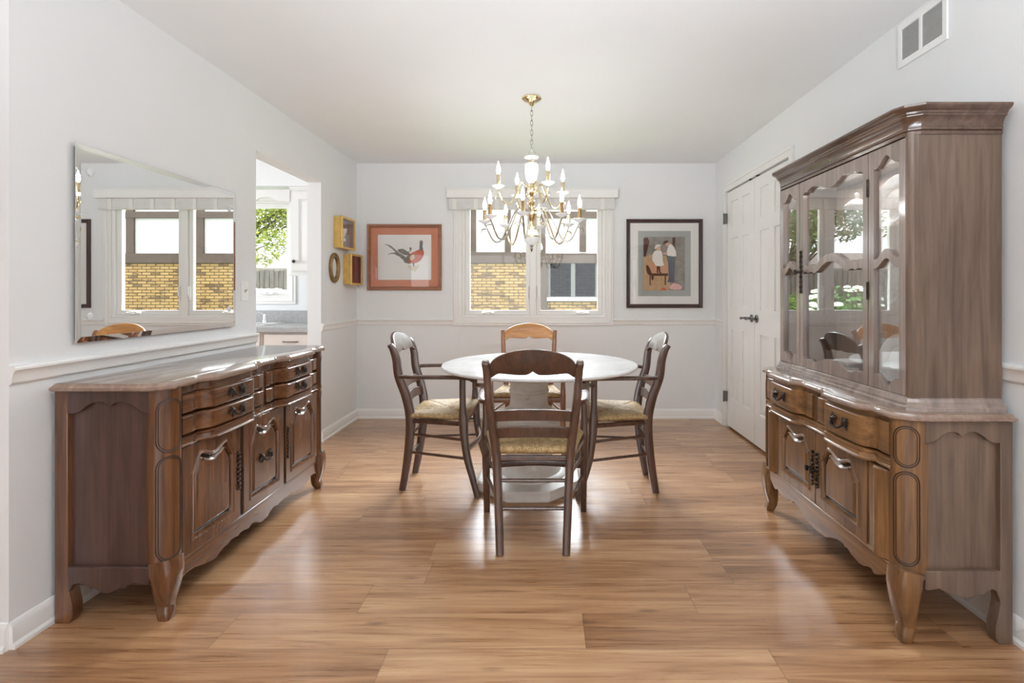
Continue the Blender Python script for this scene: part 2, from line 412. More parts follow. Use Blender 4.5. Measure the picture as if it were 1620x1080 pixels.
def tag(o, label, cat, group=None, kind=None):
    o['label'] = label; o['category'] = cat
    if group: o['group'] = group
    if kind: o['kind'] = kind
    return o
def thing(name, label, cat, loc=(0, 0, 0), rz=0.0, group=None, kind=None):
    o = bpy.data.objects.new(name, None); COL.objects.link(o); o.empty_display_size = 0.1
    o.location = loc; o.rotation_euler = (0, 0, rz)
    return tag(o, label, cat, group, kind)
def kids(o): return [c for c in bpy.data.objects if c.parent == o]
def copy_tree(o, parent=None):
    c = o.copy(); COL.objects.link(c)
    if parent is not None: c.parent = parent
    for ch in kids(o): copy_tree(ch, c)
    return c
def cr(pts, n=6, closed=False):
    # Catmull-Rom through points of any dimension
    P = [tuple(p) for p in pts]; out = []; N = len(P)
    for i in range(N if closed else N-1):
        if closed: p0, p1, p2, p3 = P[i-1], P[i], P[(i+1) % N], P[(i+2) % N]
        else: p0, p1, p2, p3 = P[max(i-1, 0)], P[i], P[i+1], P[min(i+2, N-1)]
        for k in range(n):
            t = k/n
            out.append(tuple(0.5*(2*b + (c-a)*t + (2*a-5*b+4*c-d)*t*t + (3*b-a-3*c+d)*t**3) for a, b, c, d in zip(p0, p1, p2, p3)))
    if not closed: out.append(P[-1])
    return out
def interp(xs, ys, x):
    if x <= xs[0]: return ys[0]
    for a, b, c, d in zip(xs, xs[1:], ys, ys[1:]):
        if x <= b: return c + (d-c)*(x-a)/(b-a)
    return ys[-1]
def sstep(t): t = max(0, min(1, t)); return t*t*(3-2*t)
def area2(poly): return sum(a[0]*b[1]-b[0]*a[1] for a, b in zip(poly, poly[1:]+poly[:1]))
def offset(poly, d):
    # positive d shrinks the polygon
    s = 1 if area2(poly) > 0 else -1; n = len(poly); out = []
    for i in range(n):
        a, b, c = poly[i-1], poly[i], poly[(i+1) % n]
        e1 = Vector((b[0]-a[0], b[1]-a[1])); e2 = Vector((c[0]-b[0], c[1]-b[1]))
        if e1.length < 1e-7 or e2.length < 1e-7: out.append(b); continue
        n1 = Vector((-e1.y, e1.x)).normalized()*s; n2 = Vector((-e2.y, e2.x)).normalized()*s
        m = n1+n2
        if m.length < 1e-4: out.append(b); continue
        m.normalize(); k = d/max(0.45, m.dot(n1))
        out.append((b[0]+m.x*k, b[1]+m.y*k))
    return out
def rect(a, b, c, d): return [(a, c), (b, c), (b, d), (a, d)]
XZ = lambda p, q, a: (p, a, q)     # polygon in x,z ; depth y
YZ = lambda p, q, a: (a, p, q)
XY = lambda p, q, a: (p, q, a)

# ------------------------------------------------------------------ the setting
XL, XR, YB, ZC = -1.807, 1.625, 4.903, 2.44
X2 = XL-0.11                       # kitchen face of the dining-room wall
Y0 = 1.724                         # near end of the left wall
def struct(o, label, cat, kind='structure'): return tag(o, label, cat, None, kind)

f = MB().box(-4.75, 1.8, -3.75, 5.05, -0.1, 0.0).build('floor', M['floor']); struct(f, 'warm brown wood-look laminate plank floor running side to side', 'floor')
f = MB().box(-4.75, 1.8, -3.75, 5.05, ZC, ZC+0.1).build('ceiling', M['ceiling']); struct(f, 'flat white painted ceiling with the chandelier hung from it', 'ceiling')

def wall_holes(name, mat, u0, u1, z0, z1, holes, a0, a1, fn):
    m = MB(); us = sorted({u0, u1} | {h[0] for h in holes} | {h[1] for h in holes})
    outer = rect(u0, u1, z0, z1)
    hs = []
    for h in holes:
        if h[2] <= z0 + 1e-6: continue
        hs.append(rect(*h)[::-1])
    gaps = [h for h in holes if h[2] <= z0 + 1e-6]
    if gaps:
        g = gaps[0]; outer = [(u0, z0), (g[0], z0), (g[0], g[3]), (g[1], g[3]), (g[1], z0), (u1, z0), (u1, z1), (u0, z1)]
    m.plate(outer, hs, a0, a1, fn)
    return m.build(name, mat)

OPN = (3.196, 4.123, 2.09)         # kitchen opening
W1 = (-0.80, 0.575, 0.965, 2.10)   # dining window hole
W2 = (-2.93, -2.44, 1.16, 2.08)    # kitchen window hole
DR = (3.40, 4.60, 2.105)           # closet door hole
o = wall_holes('wall_left', M['wall'], Y0, YB, 0, ZC, [(OPN[0], OPN[1], 0, OPN[2])], X2, XL, YZ); struct(o, 'white left wall with the open doorway to the kitchen', 'wall')
o = wall_holes('wall_back', M['wall'], -4.75, 1.8, 0, ZC, [W1, W2], YB, YB+0.14, XZ); struct(o, 'white back wall behind the dining table with the window', 'wall')
o = wall_holes('wall_right', M['wall'], -3.75, YB, 0, ZC, [(DR[0], DR[1], 0, DR[2])], XR, XR+0.12, YZ); struct(o, 'white right wall behind the china cabinet', 'wall')
o = MB().box(-4.75, X2, Y0, Y0+0.11, 0, ZC).build('wall_front', M['wall']); struct(o, 'white wall turning left from the near end of the left wall', 'wall')
o = MB().box(-4.75, -4.62, -3.75, YB, 0, ZC).build('wall_far_left', M['wall']); struct(o, 'white outer wall of living room and kitchen', 'wall')
o = wall_holes('wall_rear', M['wall'], -4.62, XR, 0, ZC, [(-2.4, 1.4, 0.6, 2.25)], -3.75, -3.62, XZ); struct(o, 'white wall behind the camera with a wide window', 'wall')
o = MB().box(XR+0.12, XR+0.7, DR[0]-0.1, DR[1]+0.1, 0, ZC).build('wall_closet', M['wall']); struct(o, 'back of the closet behind the double doors', 'wall')

# living-room window behind the camera
w3 = thing('window_3', 'wide living-room window behind the camera', 'window', (0, 0, 0), kind='structure')
MB().plate(rect(-2.4, 1.4, 0.6, 2.25), [rect(-2.34+i*1.235, -2.34+i*1.235+1.19, 0.66, 2.19)[::-1] for i in range(3)], -3.72, -3.66, XZ).build('window_frame', M['trim'], w3)

RAILP = [(0, 0), (0.006, 0.0), (0.010, 0.006), (0.011, 0.016), (0.013, 0.03), (0.017, 0.042), (0.0225, 0.048), (0.0225, 0.055), (0.016, 0.061), (0, 0.062)]
BASEP = [(0, 0), (0.02, 0), (0.02, 0.012), (0.015, 0.02), (0.0135, 0.022), (0.0135, 0.07), (0.010, 0.08), (0.004, 0.09), (0, 0.092)]
def molding(name, mat, prof, p0, p1, nrm, z, label, cat='trim'):
    m = MB(); m.loft([[(p[0]+nrm[0]*a, p[1]+nrm[1]*a, z+b) for a, b in prof] for p in (p0, p1)])
    return struct(m.build(name, mat, ang=25), label, cat)
RZ = 0.892
molding('trim_1', M['trim'], RAILP, (XL, Y0), (XL, OPN[0]), (1, 0), RZ, 'white chair rail on the left wall above the sideboard')
molding('trim_2', M['trim'], RAILP, (XL, OPN[1]), (XL, YB), (1, 0), RZ, 'short white chair rail between kitchen opening and left corner')
molding('trim_3', M['trim'], RAILP, (XL, YB), (-0.879, YB), (0, -1), RZ, 'white chair rail on the back wall left of the window')
molding('trim_4', M['trim'], RAILP, (0.648, YB), (XR, YB), (0, -1), RZ, 'white chair rail on the back wall right of the window')
molding('trim_5', M['trim'], RAILP, (XR, DR[1]+0.062), (XR, YB), (-1, 0), RZ, 'tiny white chair rail between double doors and right corner')
molding('trim_6', M['trim'], RAILP, (XR, 0.2), (XR, DR[0]-0.062), (-1, 0), RZ, 'white chair rail on the right wall behind the china cabinet')
molding('baseboard_left', M['trim'], BASEP, (XL, Y0), (XL, OPN[0]), (1, 0), 0, 'white baseboard under the sideboard on the left wall', 'baseboard')
molding('baseboard_corner', M['trim'], BASEP, (XL, OPN[1]), (XL, YB), (1, 0), 0, 'white baseboard between kitchen opening and left corner', 'baseboard')
molding('baseboard_back', M['trim'], BASEP, (XL, YB), (XR, YB), (0, -1), 0, 'white baseboard along the back wall under the window', 'baseboard')
molding('baseboard_right', M['trim'], BASEP, (XR, 0.2), (XR, DR[0]-0.062), (-1, 0), 0, 'white baseboard behind the china cabinet', 'baseboard')
molding('baseboard_far', M['trim'], BASEP, (XR, DR[1]+0.062), (XR, YB), (-1, 0), 0, 'short white baseboard between double doors and right corner', 'baseboard')
molding('baseboard_front', M['trim'], BASEP, (-4.6, Y0), (XL, Y0), (0, -1), 0, 'white baseboard on the wall end at the left edge of the photo', 'baseboard')

# dining-room window
w1 = thing('window_1', 'white double casement window over the table with brick house outside', 'window', (0, 0, 0), kind='structure')
cs = MB()
cs.plate(rect(-0.879, 0.648, 0.889, 2.175), [rect(W1[0], W1[1], W1[2], W1[3])[::-1]], YB-0.016, YB, XZ)
cs.plate(rect(-0.860, 0.629, 0.908, 2.155), [rect(-0.842, 0.611, 0.926, 2.137)[::-1]], YB-0.022, YB-0.016, XZ)
cs.build('casing', M['trim'], w1, bev=0.003)
MB().plate(rect(W1[0], W1[1], W1[2], W1[3]), [rect(-0.772, -0.150, 0.99, 2.07)[::-1], rect(-0.088, 0.545, 0.99, 2.07)[::-1]], YB-0.004, YB+0.12, XZ).build('window_frame', M['trim'], w1, bev=0.004)
for gx0, gx1, sx0, sx1 in ((-0.726, -0.188, -0.772, -0.150), (-0.048, 0.499, -0.088, 0.545)):
    sa = MB().plate(rect(sx0, sx1, 0.99, 2.07), [rect(gx0, gx1, 1.035, 2.03)[::-1]], YB+0.02, YB+0.06, XZ).build('sash', M['trim'], w1, bev=0.005)
    MB().box(gx0-0.004, gx1+0.004, YB+0.036, YB+0.042, 1.031, 2.034).build('glass_pane', M['glass'], sa)
def crank(parent, x, y, z, flip=1):
    m = MB().tube([(x-0.055, y-0.012, z), (x+0.055, y-0.012, z)], (0.012, 0.012), 10, 0.5, (0, 0, 1))
    m.tube(cr([(x+0.01*flip, y-0.02, z+0.005), (x+0.02*flip, y-0.035, z+0.014), (x-0.02*flip, y-0.04, z+0.006), (x-0.055*flip, y-0.035, z+0.004)], 4), 0.0065, 8, side=None)
    m.lathe([(0.001, 0), (0.009, 0.002), (0.009, 0.012), (0.001, 0.016)], (x-0.055*flip, y-0.035, z-0.004), 10)
    return m.build('crank_handle', M['plastic'], parent)
crank(w1, -0.545, YB+0.006, 1.007); crank(w1, 0.35, YB+0.006, 1.007, -1)
for x in (-0.166, -0.072):
    m = MB().box(x-0.009, x+0.009, YB+0.0, YB+0.022, 1.13, 1.27)
    m.tube(cr([(x, YB+0.0, 1.16), (x, YB-0.016, 1.19), (x, YB-0.014, 1.26)], 4), 0.006, 8); m.build('lock_lever', M['plastic'], w1, bev=0.002)

# kitchen window
w2 = thing('window_2', 'narrow white kitchen window above the sink with garden outside', 'window', (0, 0, 0), kind='structure')
MB().plate(rect(-3.0, -2.385, 1.093, 2.15), [rect(*W2)[::-1]], YB-0.016, YB, XZ).plate(rect(-2.975, -2.41, 1.118, 2.13), [rect(-2.958, -2.425, 1.135, 2.112)[::-1]], YB-0.022, YB-0.016, XZ).build('casing', M['trim'], w2, bev=0.003)
MB().plate(rect(*W2), [rect(-2.915, -2.455, 1.18, 2.06)[::-1]], YB-0.002, YB+0.12, XZ).build('window_frame', M['trim'], w2, bev=0.003)
sa = MB().plate(rect(-2.915, -2.455, 1.18, 2.06), [rect(-2.875, -2.488, 1.232, 2.015)[::-1]], YB+0.02, YB+0.06, XZ).build('sash', M['trim'], w2, bev=0.004)
MB().box(-2.879, -2.484, YB+0.036, YB+0.042, 1.228, 2.019).build('glass_pane', M['glass'], sa)
crank(w2, -2.665, YB+0.0, 1.195)

# closet double door on the right wall
d1 = thing('door_1', 'white six-panel double closet doors behind the china cabinet', 'door', (0, 0, 0), kind='structure')
m = MB(); ca = DR[0]-0.062; cb_ = DR[1]+0.062
m.prism([(ca, 0), (DR[0], 0), (DR[0], DR[2]), (DR[1], DR[2]), (DR[1], 0), (cb_, 0), (cb_, DR[2]+0.062), (ca, DR[2]+0.062)], XR-0.014, XR, YZ)
m.prism([(ca, 0), (ca+0.02, 0), (ca+0.02, DR[2]+0.042), (cb_-0.02, DR[2]+0.042), (cb_-0.02, 0), (cb_, 0), (cb_, DR[2]+0.062), (ca, DR[2]+0.062)], XR-0.02, XR-0.014, YZ)
m.build('casing', M['trim'], d1, bev=0.003)
def door_leaf(y0, y1, hinge_y, kn_y, lever):
    w = y1-y0; st = 0.095; mid = (y0+y1)/2
    cols = [(y0+st, mid-0.045), (mid+0.045, y1-st)]
    rows = [(0.27, 0.88), (1.07, 1.675), (1.78, 2.0)]
    holes = [rect(a, b, c, d) for a, b in cols for c, d in rows]
    m = MB(); xf = XR+0.008
    m.plate(rect(y0, y1, 0.018, 2.098), [h[::-1] for h in holes], xf, xf+0.012, YZ)
    m.box(xf+0.012, xf+0.035, y0, y1, 0.018, 2.098)
    for h in holes:
        lps = []
        for off, dx in ((0, 0.0118), (0.012, 0.0115), (0.03, 0.003), (0.034, 0.003)):
            lps.append([(xf+dx, p, q) for p, q in offset(h, off)])
        m.loft(lps, False, True)
    lf = m.build('door_leaf', M['trim'], d1, bev=0.002)
    for z in (0.276, 1.866):
        h = MB().box(XR-0.022, XR+0.006, hinge_y-0.012, hinge_y+0.006, z-0.045, z+0.045); h.tube([(XR-0.024, hinge_y, z-0.05), (XR-0.024, hinge_y, z+0.05)], 0.006, 8)
        h.build('hinge', M['nickel'], lf)
    k = MB()
    def rx(prof, y, z): # lathe around x
        k.loft([[(xf-t, y+r*cos(2*pi*i/16), z+r*sin(2*pi*i/16)) for i in range(16)] for r, t in prof])
    rx([(0.031, 0), (0.031, 0.006), (0.026, 0.009), (0.011, 0.012), (0.011, 0.045), (0.013, 0.05), (0.001, 0.052)], kn_y, 1.0)
    k.tube(cr([(xf-0.045, kn_y, 1.0), (xf-0.05, kn_y+lever*0.03, 1.002), (xf-0.05, kn_y+lever*0.08, 0.998), (xf-0.046, kn_y+lever*0.115, 0.996)], 4), [0.009]*4+[0.008]*4+[0.011]*4+[0.008], 8, side=None)
    k.build('lever_handle', M['nickel'], lf)
for y in (3.93, 4.07): MB().box(XR-0.003, XR+0.02, y-0.016, y+0.016, 2.096, 2.106).build('ball_catch', M['slot_dk'], d1)
door_leaf(4.003, DR[1]-0.004, DR[1], 4.05, 1)
door_leaf(DR[0]+0.004, 3.998, DR[0], 3.955, 1)

# ------------------------------------------------------------------ kitchen
KX1 = -1.925
cab = thing('wall_cabinet', 'white upper kitchen cabinet right of the sink window', 'cabinet', (-2.29, YB-0.33, 1.366))
m = MB().box(0.0, 0.365, 0.02, 0.328, 0.0, 0.762); m.build('body', M['kcab'], cab, bev=0.002)
m = MB().loft([[(x, y-e, z) for x, y in ((-0.0, 0.02), (0.365, 0.02), (0.365, 0.3), (0.0, 0.3))] for e, z in ((0.0, 0.748), (0.004, 0.756), (0.022, 0.776), (0.026, 0.786))]); m.build('crown', M['kcab'], cab)
dr = MB().plate(rect(0.02, 0.36, 0.03, 0.742), [rect(0.085, 0.30, 0.10, 0.672)[::-1]], 0.0, 0.02, XZ)
dr.loft([[(p, y, q) for p, q in offset(rect(0.085, 0.30, 0.10, 0.672), o_)] for o_, y in ((0, 0.0), (0.008, 0.012), (0.02, 0.012), (0.04, 0.004))], False, True)
dr = dr.build('door', M['kcab'], cab, bev=0.002)
k = MB(lambda x, y, z: (0.05+x, -z, 0.115+y)); k.lathe([(0.006, -0.002), (0.006, 0.012), (0.015, 0.018), (0.015, 0.026), (0.001, 0.03)], (0, 0, 0), 14); k.build('knob', M['bronze'], dr)
m = MB().box(-0.01, 0.365, 0.0, 0.02, -0.012, 0.0); m.build('light_rail', M['kcab'], cab, bev=0.003)

va = []
for i in range(61):
    t = i/60; x = -0.72 + 0.719*t
    va.append((x, 0.654 + 0.042*(cos(pi/2*min(1, abs(x+0.215)/0.10))**0.8 if abs(x+0.215) < 0.10 else 0)))
poly = [(-0.72, 0.762)] + [(p, q) for p, q in va] + [(-0.001, 0.762)]
o = MB().prism(poly, 0.012, 0.034, XZ).build('cabinet_valance', M['kcab'], None, bev=0.002, loc=(-2.29, YB-0.33, 1.366)); tag(o, 'white arched valance board above the kitchen sink window', 'valance')
o = MB().box(-4.6, KX1, YB-0.345, YB-0.002, 2.153, ZC-0.001).build('trim_7', M['wall']); struct(o, 'white soffit over the kitchen cabinets', 'soffit')

cb = MB().loft([[(-4.55, a, b) for a, b in ((4.35, 0.862), (4.343, 0.87), (4.343, 0.908), (4.35, 0.916), (YB-0.02, 0.917), (YB-0.02, 1.033), (YB-0.003, 1.033), (YB-0.003, 0.862))], [(KX1, a, b) for a, b in ((4.35, 0.862), (4.343, 0.87), (4.343, 0.908), (4.35, 0.916), (YB-0.02, 0.917), (YB-0.02, 1.033), (YB-0.003, 1.033), (YB-0.003, 0.862))]])
o = cb.build('countertop', M['laminate']); tag(o, 'grey laminate kitchen countertop with upstand behind the sink', 'countertop')
for i, (x0, x1, lab) in enumerate(((-2.42, KX1-0.002, 'pale kitchen base cabinet nearest the opening, under the counter'), (-3.02, -2.425, 'pale kitchen sink base cabinet partly hidden by the left wall'))):
    bc = thing('base_cabinet', lab, 'cabinet', (x0, 4.37, 0), group='kitchen base cabinets')
    w = x1-x0
    MB().box(0, w, 0.02, 0.52, 0.1, 0.861).box(0.0, w, 0.08, 0.5, 0, 0.1).build('body', M['kbase'], bc)
    dw = MB().box(0.02, w-0.015, 0, 0.02, 0.71, 0.845).build('drawer', M['kbase'], bc, bev=0.004)
    MB().box(0.02, w-0.015, 0, 0.02, 0.12, 0.695).build('door', M['kbase'], bc, bev=0.004)
    MB().tube(cr([(w/2-0.06, 0.0, 0.785), (w/2-0.05, -0.025, 0.785), (w/2+0.05, -0.025, 0.785), (w/2+0.06, 0.0, 0.785)], 4), 0.005, 8, side=None).build('handle', M['nickel'], dw)
sk = MB(); sk.plate(rect(-2.98, -2.45, 4.43, 4.82), [rect(-2.95, -2.48, 4.47, 4.74)[::-1]], 0.917, 0.924, XY)
sk = sk.build('sink', M['porcelain'], None, bev=0.002); tag(sk, 'white kitchen sink rim set into the grey counter', 'sink')
fc = thing('faucet', 'small chrome kitchen faucet behind the sink', 'faucet', (-2.62, 4.78, 0.924))
MB().lathe([(0.022, 0), (0.022, 0.02), (0.016, 0.03), (0.016, 0.07), (0.001, 0.08)], (0, 0, 0), 14).build('base', M['chrome'], fc)
MB().tube(cr([(0, 0, 0.05), (-0.03, -0.03, 0.085), (-0.09, -0.1, 0.09), (-0.12, -0.13, 0.075)], 5), 0.009, 8, side=None).build('spout', M['chrome'], fc)

# ------------------------------------------------------------------ cabinets: shared helpers (local u along wall, w out from wall, z up)
CAB = lambda u, w, z: (u, -w, z)
UZ = lambda p, q, a: (p, a, q)     # polygon (u,z), depth w
WZ = lambda p, q, a: (a, p, q)     # polygon (w,z), depth u
def slab(m, u0, u1, f, zp, wb, n=40):
    """serpentine block: front w=f(u)+dw, vertical profile zp=[(z,dw)], back at wb"""
    us = [u0+(u1-u0)*i/n for i in range(n+1)]
    loops = []
    for z, dw in zp:
        ins = max(0, -dw)*0.6
        loops.append([(u0+ins + (u-u0)*(u1-u0-2*ins)/(u1-u0), f(u)+dw, z) for u in us] + [(u1-ins, wb, z), (u0+ins, wb, z)])
    m.loft(loops); return m
def groups_f(D, gs, A=0.03, st=0.10):
    def f(u):
        w = D
        for a, b in gs:
            t = (u-a)/(b-a)
            if -0.06 < t < 1.06:
                w += A*sstep((t-0.16)/st)*(1-sstep((t-0.84+st)/st)) + 0.010*max(0, sin(pi*max(0, min(1, t)))) \
                     - 0.007*exp(-((t-0.15)/0.035)**2) - 0.007*exp(-((t-0.85)/0.035)**2)
        return w
    return f
def pull(parent, u, w, z, name='drawer_pull', sc=1.0):
    """antique bail pull with two leafy rosettes"""
    m = MB(CAB)
    for s in (-1, 1):
        cu = u+s*0.036*sc
        for k in range(9):
            a = 2*pi*k/9 + 0.3*s; ln = (0.021 if k % 2 else 0.014)*sc
            p0 = (cu, w+0.004, z); p1 = (cu+ln*cos(a), w+0.005, z+ln*1.15*sin(a)); pm = ((p0[0]+p1[0])/2, w+0.009, (p0[2]+p1[2])/2)
            m.tube([p0, pm, p1], [0.004*sc, 0.0055*sc, 0.0025*sc], 6, side=None)
        m.tube([(cu, w, z), (cu, w+0.018, z)], [0.008*sc, 0.006*sc], 8, side=(0, 0, 1))
    m.tube(cr([(u-0.036*sc, w+0.016, z), (u-0.03*sc, w+0.022, z-0.012*sc), (u-0.012*sc, w+0.026, z-0.019*sc), (u, w+0.027, z-0.016*sc), (u+0.012*sc, w+0.026, z-0.019*sc), (u+0.03*sc, w+0.022, z-0.012*sc), (u+0.036*sc, w+0.016, z)], 4), 0.004*sc, 8, side=None)
    return m.build(name, M['bronze'], parent)
def escutcheon(parent, u, w, z, h=0.16, key=False):
    m = MB(CAB)
    n = 9
    for i in range(n):
        zz = z-h/2+h*i/(n-1); r = 0.007+0.004*(i % 2) + (0.004 if i == n//2 else 0)
        m.tube([(u-r, w+0.002, zz-0.004), (u, w+0.006, zz), (u+r, w+0.002, zz+0.004)], [0.003, 0.006, 0.003], 6, side=None)
    m.tube([(u, w+0.004, z-h/2), (u, w+0.004, z+h/2)], 0.0035, 6)
    if key:
        m.tube([(u, w, z), (u, w+0.03, z)], [0.008, 0.006], 8, side=(0, 0, 1)); m.tube([(u, w+0.03, z-0.012), (u, w+0.032, z+0.012)], [0.008, 0.008], 8)
    return m.build('escutcheon', M['bronze'], parent)
def panel_door(parent, u0, u1, z0, z1, wf, mat, hgt=0.06, name='door', thick=0.02, handle=None, mg=0.05):
    """raised-panel door whose panel has a French double-curve top"""
    a, b, c, d = u0+mg, u1-mg, z0+0.045, z1-0.04
    W_ = b-a
    def top(t):  # t 0..1
        s = abs(2*t-1)
        return d - hgt*1.0 + hgt*(sstep((1-s)/0.40)) - hgt*0.36*sstep((0.62-s)/0.62)
    N = 28
    pts = [(a, c), (b, c)] + [(b-W_*i/N, top(1-i/N)) for i in range(N+1)]
    m = MB(CAB)
    m.plate(rect(u0, u1, z0, z1), [pts[::-1]], wf-thick, wf, UZ)
    dr = m.build(name, mat, parent, bev=0.004)
    p = MB(CAB)
    lps = [[(x, wf+dw, z) for x, z in offset(pts, o_)] for o_, dw in ((-0.005, 0.0), (0.0, 0.005), (0.008, 0.003), (0.013, -0.011), (0.017, -0.014), (0.020, -0.013), (0.029, -0.002), (0.034, 0.001), (0.037, 0.001))]
    p.loft(lps[:4], False, False); p.mi = 1; p.loft(lps[3:6], False, False); p.mi = 0; p.loft(lps[5:], False, True); p.build('raised_panel', [mat, M['inlay']], dr)
    return dr
def capsule(a, b, c, d, n=10):
    r = (b-a)/2; out = []
    for i in range(n+1): out.append((a+r-r*cos(pi*i/n), c+r-r*sin(pi*i/n)))
    for i in range(n+1): out.append((b-r+r*cos(pi*i/n), d-r+r*sin(pi*i/n)))
    return out
def corner_post(parent, prof, z0, z1, mat, caps, flip=None):
    """prof: cross-section points (u,w) from side plane round to front plane"""
    fx = (lambda u: u) if flip is None else (lambda u: flip-u)
    m = MB(CAB)
    sm = cr(prof, 5)
    back = [(prof[-1][0], prof[0][1]+0.001), (prof[0][0]+0.02, prof[0][1]+0.001), (prof[0][0]+0.02, prof[0][1]-0.02), (prof[0][0]+0.012, prof[0][1]-0.02), (prof[0][0]+0.012, prof[0][1]+0.0005)]
    m.prism([(fx(p), q) for p, q in sm+back], z0, z1, lambda p, q, a: (p, q, a))
    post = m.build('corner_post', mat, parent, bev=0.002)
    # grooved capsule outlines following the curved face
    L = [0]
    for p, q in zip(sm, sm[1:]): L.append(L[-1]+math.dist(p, q))
    def on(s, z):
        s = max(0.0001, min(L[-1]-0.0001, s))
        return (fx(interp(L, [p[0] for p in sm], s)), interp(L, [p[1] for p in sm], s), z)
    g = MB(CAB); mgn = L[-1]*0.16
    for c, d in caps:
        for off in (0, 0.007):
            path = [on(s, z) for s, z in capsule(mgn+off, L[-1]-mgn-off, c+off, d-off, 10)]
            path = path+[path[0], path[1]]
            g.tube(path, 0.0022 if off == 0 else 0.0016, 6, side=None)
    g.build('groove', M['inlay'], post)
    return post
def cabriole(parent, u, w, ztop, mat, du, dw, r0=0.04):
    m = MB(CAB)
    m.tube(cr([(u, w, ztop), (u+du*0.15, w+dw*0.3, ztop*0.78), (u+du*0.25, w+dw*0.35, ztop*0.5), (u+du*0.1, w+dw*0.1, ztop*0.22), (u+du*0.45, w+dw*0.4, 0.018), (u+du*0.5, w+dw*0.45, 0.0)], 5),
           [r0*interp([0, 5, 10, 15, 20, 25], [1, 0.98, 0.78, 0.54, 0.50, 0.42], i) for i in range(26)], 16, 0.75)
    return m.build('leg', mat, parent)
def mirror_poly(half, c):
    return half + [(2*c-p, q) for p, q in reversed(half) if abs(p-c) > 1e-6]

